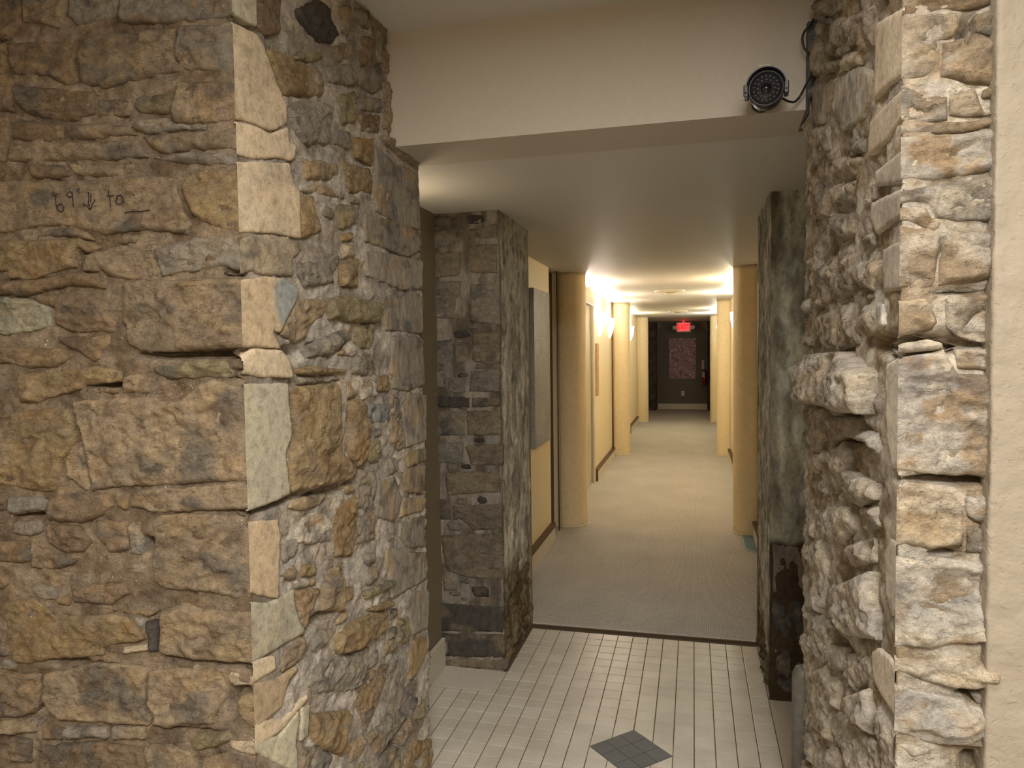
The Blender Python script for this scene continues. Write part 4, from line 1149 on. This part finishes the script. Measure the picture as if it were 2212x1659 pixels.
    for xa, xb, lb in ((-.895, -.76, 'pale corbel in the top left corner of the end wall'), (.335, .165, 'pale corbel in the top right corner of the end wall')):
        V = [(xa, y, z) for y in (18.40, 18.549) for z in (CZ, 1.93)]+[(xb, y, z) for y in (18.40, 18.549) for z in (CZ,)]+[(xa+(xb-xa)*.75, y, 2.10) for y in (18.40, 18.549)]
        F = [(0, 4, 6, 1), (2, 3, 7, 5), (0, 2, 5, 4), (4, 5, 7, 6), (6, 7, 3, 1), (0, 1, 3, 2)]
        tag(mesh_obj('corbel', V, F, M_CEMENT), lb, 'corbel', kind='thing')
end_things()
def endp(X, Y, Z):
    return .012*fbm(X*8, Y*8, Z*5, 4)
ep = shell_path([(-1.14, 18.1), (-.905, 18.1), (-.905, 18.548)], .0095, CZ, .03, 'stone_pillar', lambda X, Y, Z: np.array(lin((84, 78, 70)))*(1+.5*fbm(X*9, Y*9, Z*7, 3))[:, None], endp, M_PLST, 1, 'thing')
tag(ep, 'dark grey stone pillar at the far end of the corridor, left of the painting', 'pillar', kind='thing')
ep = shell_path([(.499, 18.2), (.345, 18.2), (.345, 18.548)], .0095, CZ, .03, 'stone_pillar', lambda X, Y, Z: np.array(lin((66, 60, 54)))*(1+.5*fbm(X*9, Y*9, Z*7, 3))[:, None], endp, M_PLST, -1, 'thing')
tag(ep, 'dark narrow stone pillar at the far end of the corridor, right of the extinguisher', 'pillar', kind='thing')

# ceiling fittings
def detector(x, y, lb, drop):
    t = thing('smoke_detector', lb, 'smoke detector', (x, y, CZ), 'corridor ceiling detectors')
    MB().lathe([(0, 0), (.17, 0), (.17, -.012), (.15, -.02), (0, -.02)], n=28).build('ceiling_ring', M_WHITE, t, True)
    MB().lathe([(0, -.018), (.062, -.018), (.06, -drop+.01), (.045, -drop), (0, -drop)], n=24).build('sensor_head', M_WHITE, t, True)
    MB().lathe([(.063, -.03), (.066, -.03), (.066, -.036), (.063, -.036)], n=24).build('vent_ring', M_GREYM, t, True)
detector(-.26, 8.36, 'round white ceiling detector nearest in the corridor', .05)
detector(-.263, 13.0, 'round white ceiling detector farther down the corridor', .045)

# grey stub post at the foot of the right jamb
def post():
    t = thing('corner_guard', 'knee-high rounded grey corner post at the foot of the right rubble jamb', 'post', (.325, 2.31, 0))
    prof = [(.032, 0), (.032, .52), (.030, .545), (.022, .562), (.010, .569), (0, .57)]
    MB().lathe([(0, 0)]+prof, n=24).build('post_body', flat('weathered_grey_paint', (104, 100, 94), .5, .35, .5, 40, .12), t, True)
    MB().lathe([(.032, 0), (.040, 0), (.038, .008), (.032, .012)], n=24).build('foot_collar', M_CEMENT, t, True)
post()

# ---------------------------------------------------------------- security camera on the beam
def cctv():
    c = Vector((.186, 2.02, 2.228))
    t = thing('security_camera', 'black bullet security camera fixed to the beam beside the rough stone', 'security camera', tuple(c))
    # local axis: looks towards the visitor, a little down and left
    ax = Vector((-.10, -1, -.16)).normalized(); q = Vector((0, -1, 0)).rotation_difference(ax).to_matrix()
    def rot(mb): mb.V = [tuple(q @ Vector(v)) for v in mb.V]; return mb
    rot(MB().tube([(0, -.004, 0), (0, .085, 0), (0, .10, 0)], [.044, .044, .030], 32)).build('camera_body', M_BLACK, t, True)
    ring = MB(); 
    ring.tube([(0, -.010, 0), (0, -.002, 0)], [.046, .046], 32, caps=False)
    V = []; F = []
    for i, (r, y) in enumerate(((.046, -.010), (.040, -.011), (.039, -.0045))):
        for k in range(32): V.append((r*math.cos(2*math.pi*k/32), y, r*math.sin(2*math.pi*k/32)))
    for i in range(2):
        for k in range(32): F.append((i*32+k, i*32+(k+1) % 32, (i+1)*32+(k+1) % 32, (i+1)*32+k))
    ring.add(V, F); rot(ring).build('front_ring', M_BLACK, t, True)
    rot(MB().tube([(0, -.0045, 0), (0, -.0065, 0)], .039, 32)).build('front_plate', flat('dark_window', (48, 46, 50), .25, .5), t, True)
    rot(MB().tube([(0, -.006, 0), (0, -.011, 0)], [.0135, .012], 24)).build('lens', nmat('lens_glass', lin((26, 24, 28)), .12, .6)[0], t, True)
    led = flat('led', (104, 98, 100), .3, .5); lp = None
    for n, r in ((12, .0215), (18, .0305)):
        for k in range(n):
            a = 2*math.pi*k/n+n; p = q @ Vector((r*math.cos(a), -.0072, r*math.sin(a)))
            if lp is None:
                lp = o = MB().lathe([(0, .0022), (.0022, .0014), (.003, 0), (.0022, -.0014), (0, -.0022)], n=8).build('led', led, t, True)
            else: o = lp.copy(); COL.objects.link(o); o.parent = t
            o.location = p
    V = []; F = []; n = 18
    for i, y in enumerate((-.030, .075)):
        for rr in (.049, .0525):
            for k in range(n+1):
                a = math.radians(-8+196*k/n); V.append((rr*math.cos(a), y, rr*math.sin(a)))
    m = n+1
    for k in range(n):
        F += [(k, k+1, m+k+1, m+k), (2*m+k, 3*m+k, 3*m+k+1, 2*m+k+1), (k, 2*m+k, 2*m+k+1, k+1), (m+k, m+k+1, 3*m+k+1, 3*m+k)]
    F += [(0, m, 3*m, 2*m), (n, 2*m+n, 3*m+n, m+n)]
    mb = MB(); mb.add(V, F)
    for s in (-1, 1): mb.box((s*.050-.006, -.02, -.018), (s*.050+.006, .05, .012), .002)
    rot(mb).build('sun_hood', M_BLACK, t)
    rot(MB().box((-.018, -.028, .0515), (.010, -.024, .0545))).build('hood_sticker', flat('pale_label', (190, 178, 150), .5, .3), t)
    MB().tube([(0, .07, .01), (0, .10, .015), (.0, .135, .01)], .010, 12).tube([(0, .138, .01), (0, .15, .01)], .026, 20).build('mount_arm', M_BLACK, t, True)
    pts = [(.232, 2.06, 2.211), (.25, 2.09, 2.212), (.27, 2.13, 2.222), (.286, 2.14, 2.24), (.298, 2.12, 2.262), (.308, 2.10, 2.28), (.310, 2.11, 2.32), (.304, 2.12, 2.345), (.293, 2.12, 2.36), (.288, 2.12, 2.385), (.294, 2.12, 2.405), (.308, 2.12, 2.42), (.318, 2.13, 2.44)]
    sm = []
    for a, b_, c2, d in zip([pts[0]]+pts[:-2], pts[:-1], pts[1:], pts[2:]+[pts[-1]]):
        for i in range(6):
            u = i/6; sm.append(tuple(.5*((2*b_[k])+(-a[k]+c2[k])*u+(2*a[k]-5*b_[k]+4*c2[k]-d[k])*u*u+(-a[k]+3*b_[k]-3*c2[k]+d[k])*u**3) for k in range(3)))
    tag(MB().tube(sm, .0032, 8).build('camera_cable', M_BLACK, smooth=True), 'thin black cable curling from the security camera up the rough stone', 'cable')
    # dark ragged strip in the gap beside the beam
    V = []; F = []; n = 40
    for i in range(n+1):
        z = 2.15+.29*i/n; w = (.012 if z > 2.26 else -.012)+.012*float(fbm(i*.3, 9.1, 0, 3))+(.03*math.exp(-((z-2.258)/.012)**2))
        x0 = .304-(.020*(2.21-z)/.06 if z < 2.21 else 0)
        for x, y in ((x0, 2.165), (x0+.002, 2.145), (x0+.018+w, 2.14), (x0+.022+w, 2.165)): V.append((x, y, z))
    for i in range(n):
        for k in range(4): F.append((i*4+k, i*4+(k+1) % 4, (i+1)*4+(k+1) % 4, (i+1)*4+k))
    F += [(3, 2, 1, 0), tuple(n*4+k for k in range(4))]
    tag(mesh_obj('gap_strip', V, F, M_GREYM), 'dark ragged strip between the beam and the right rubble jamb', 'sealing strip')
cctv()
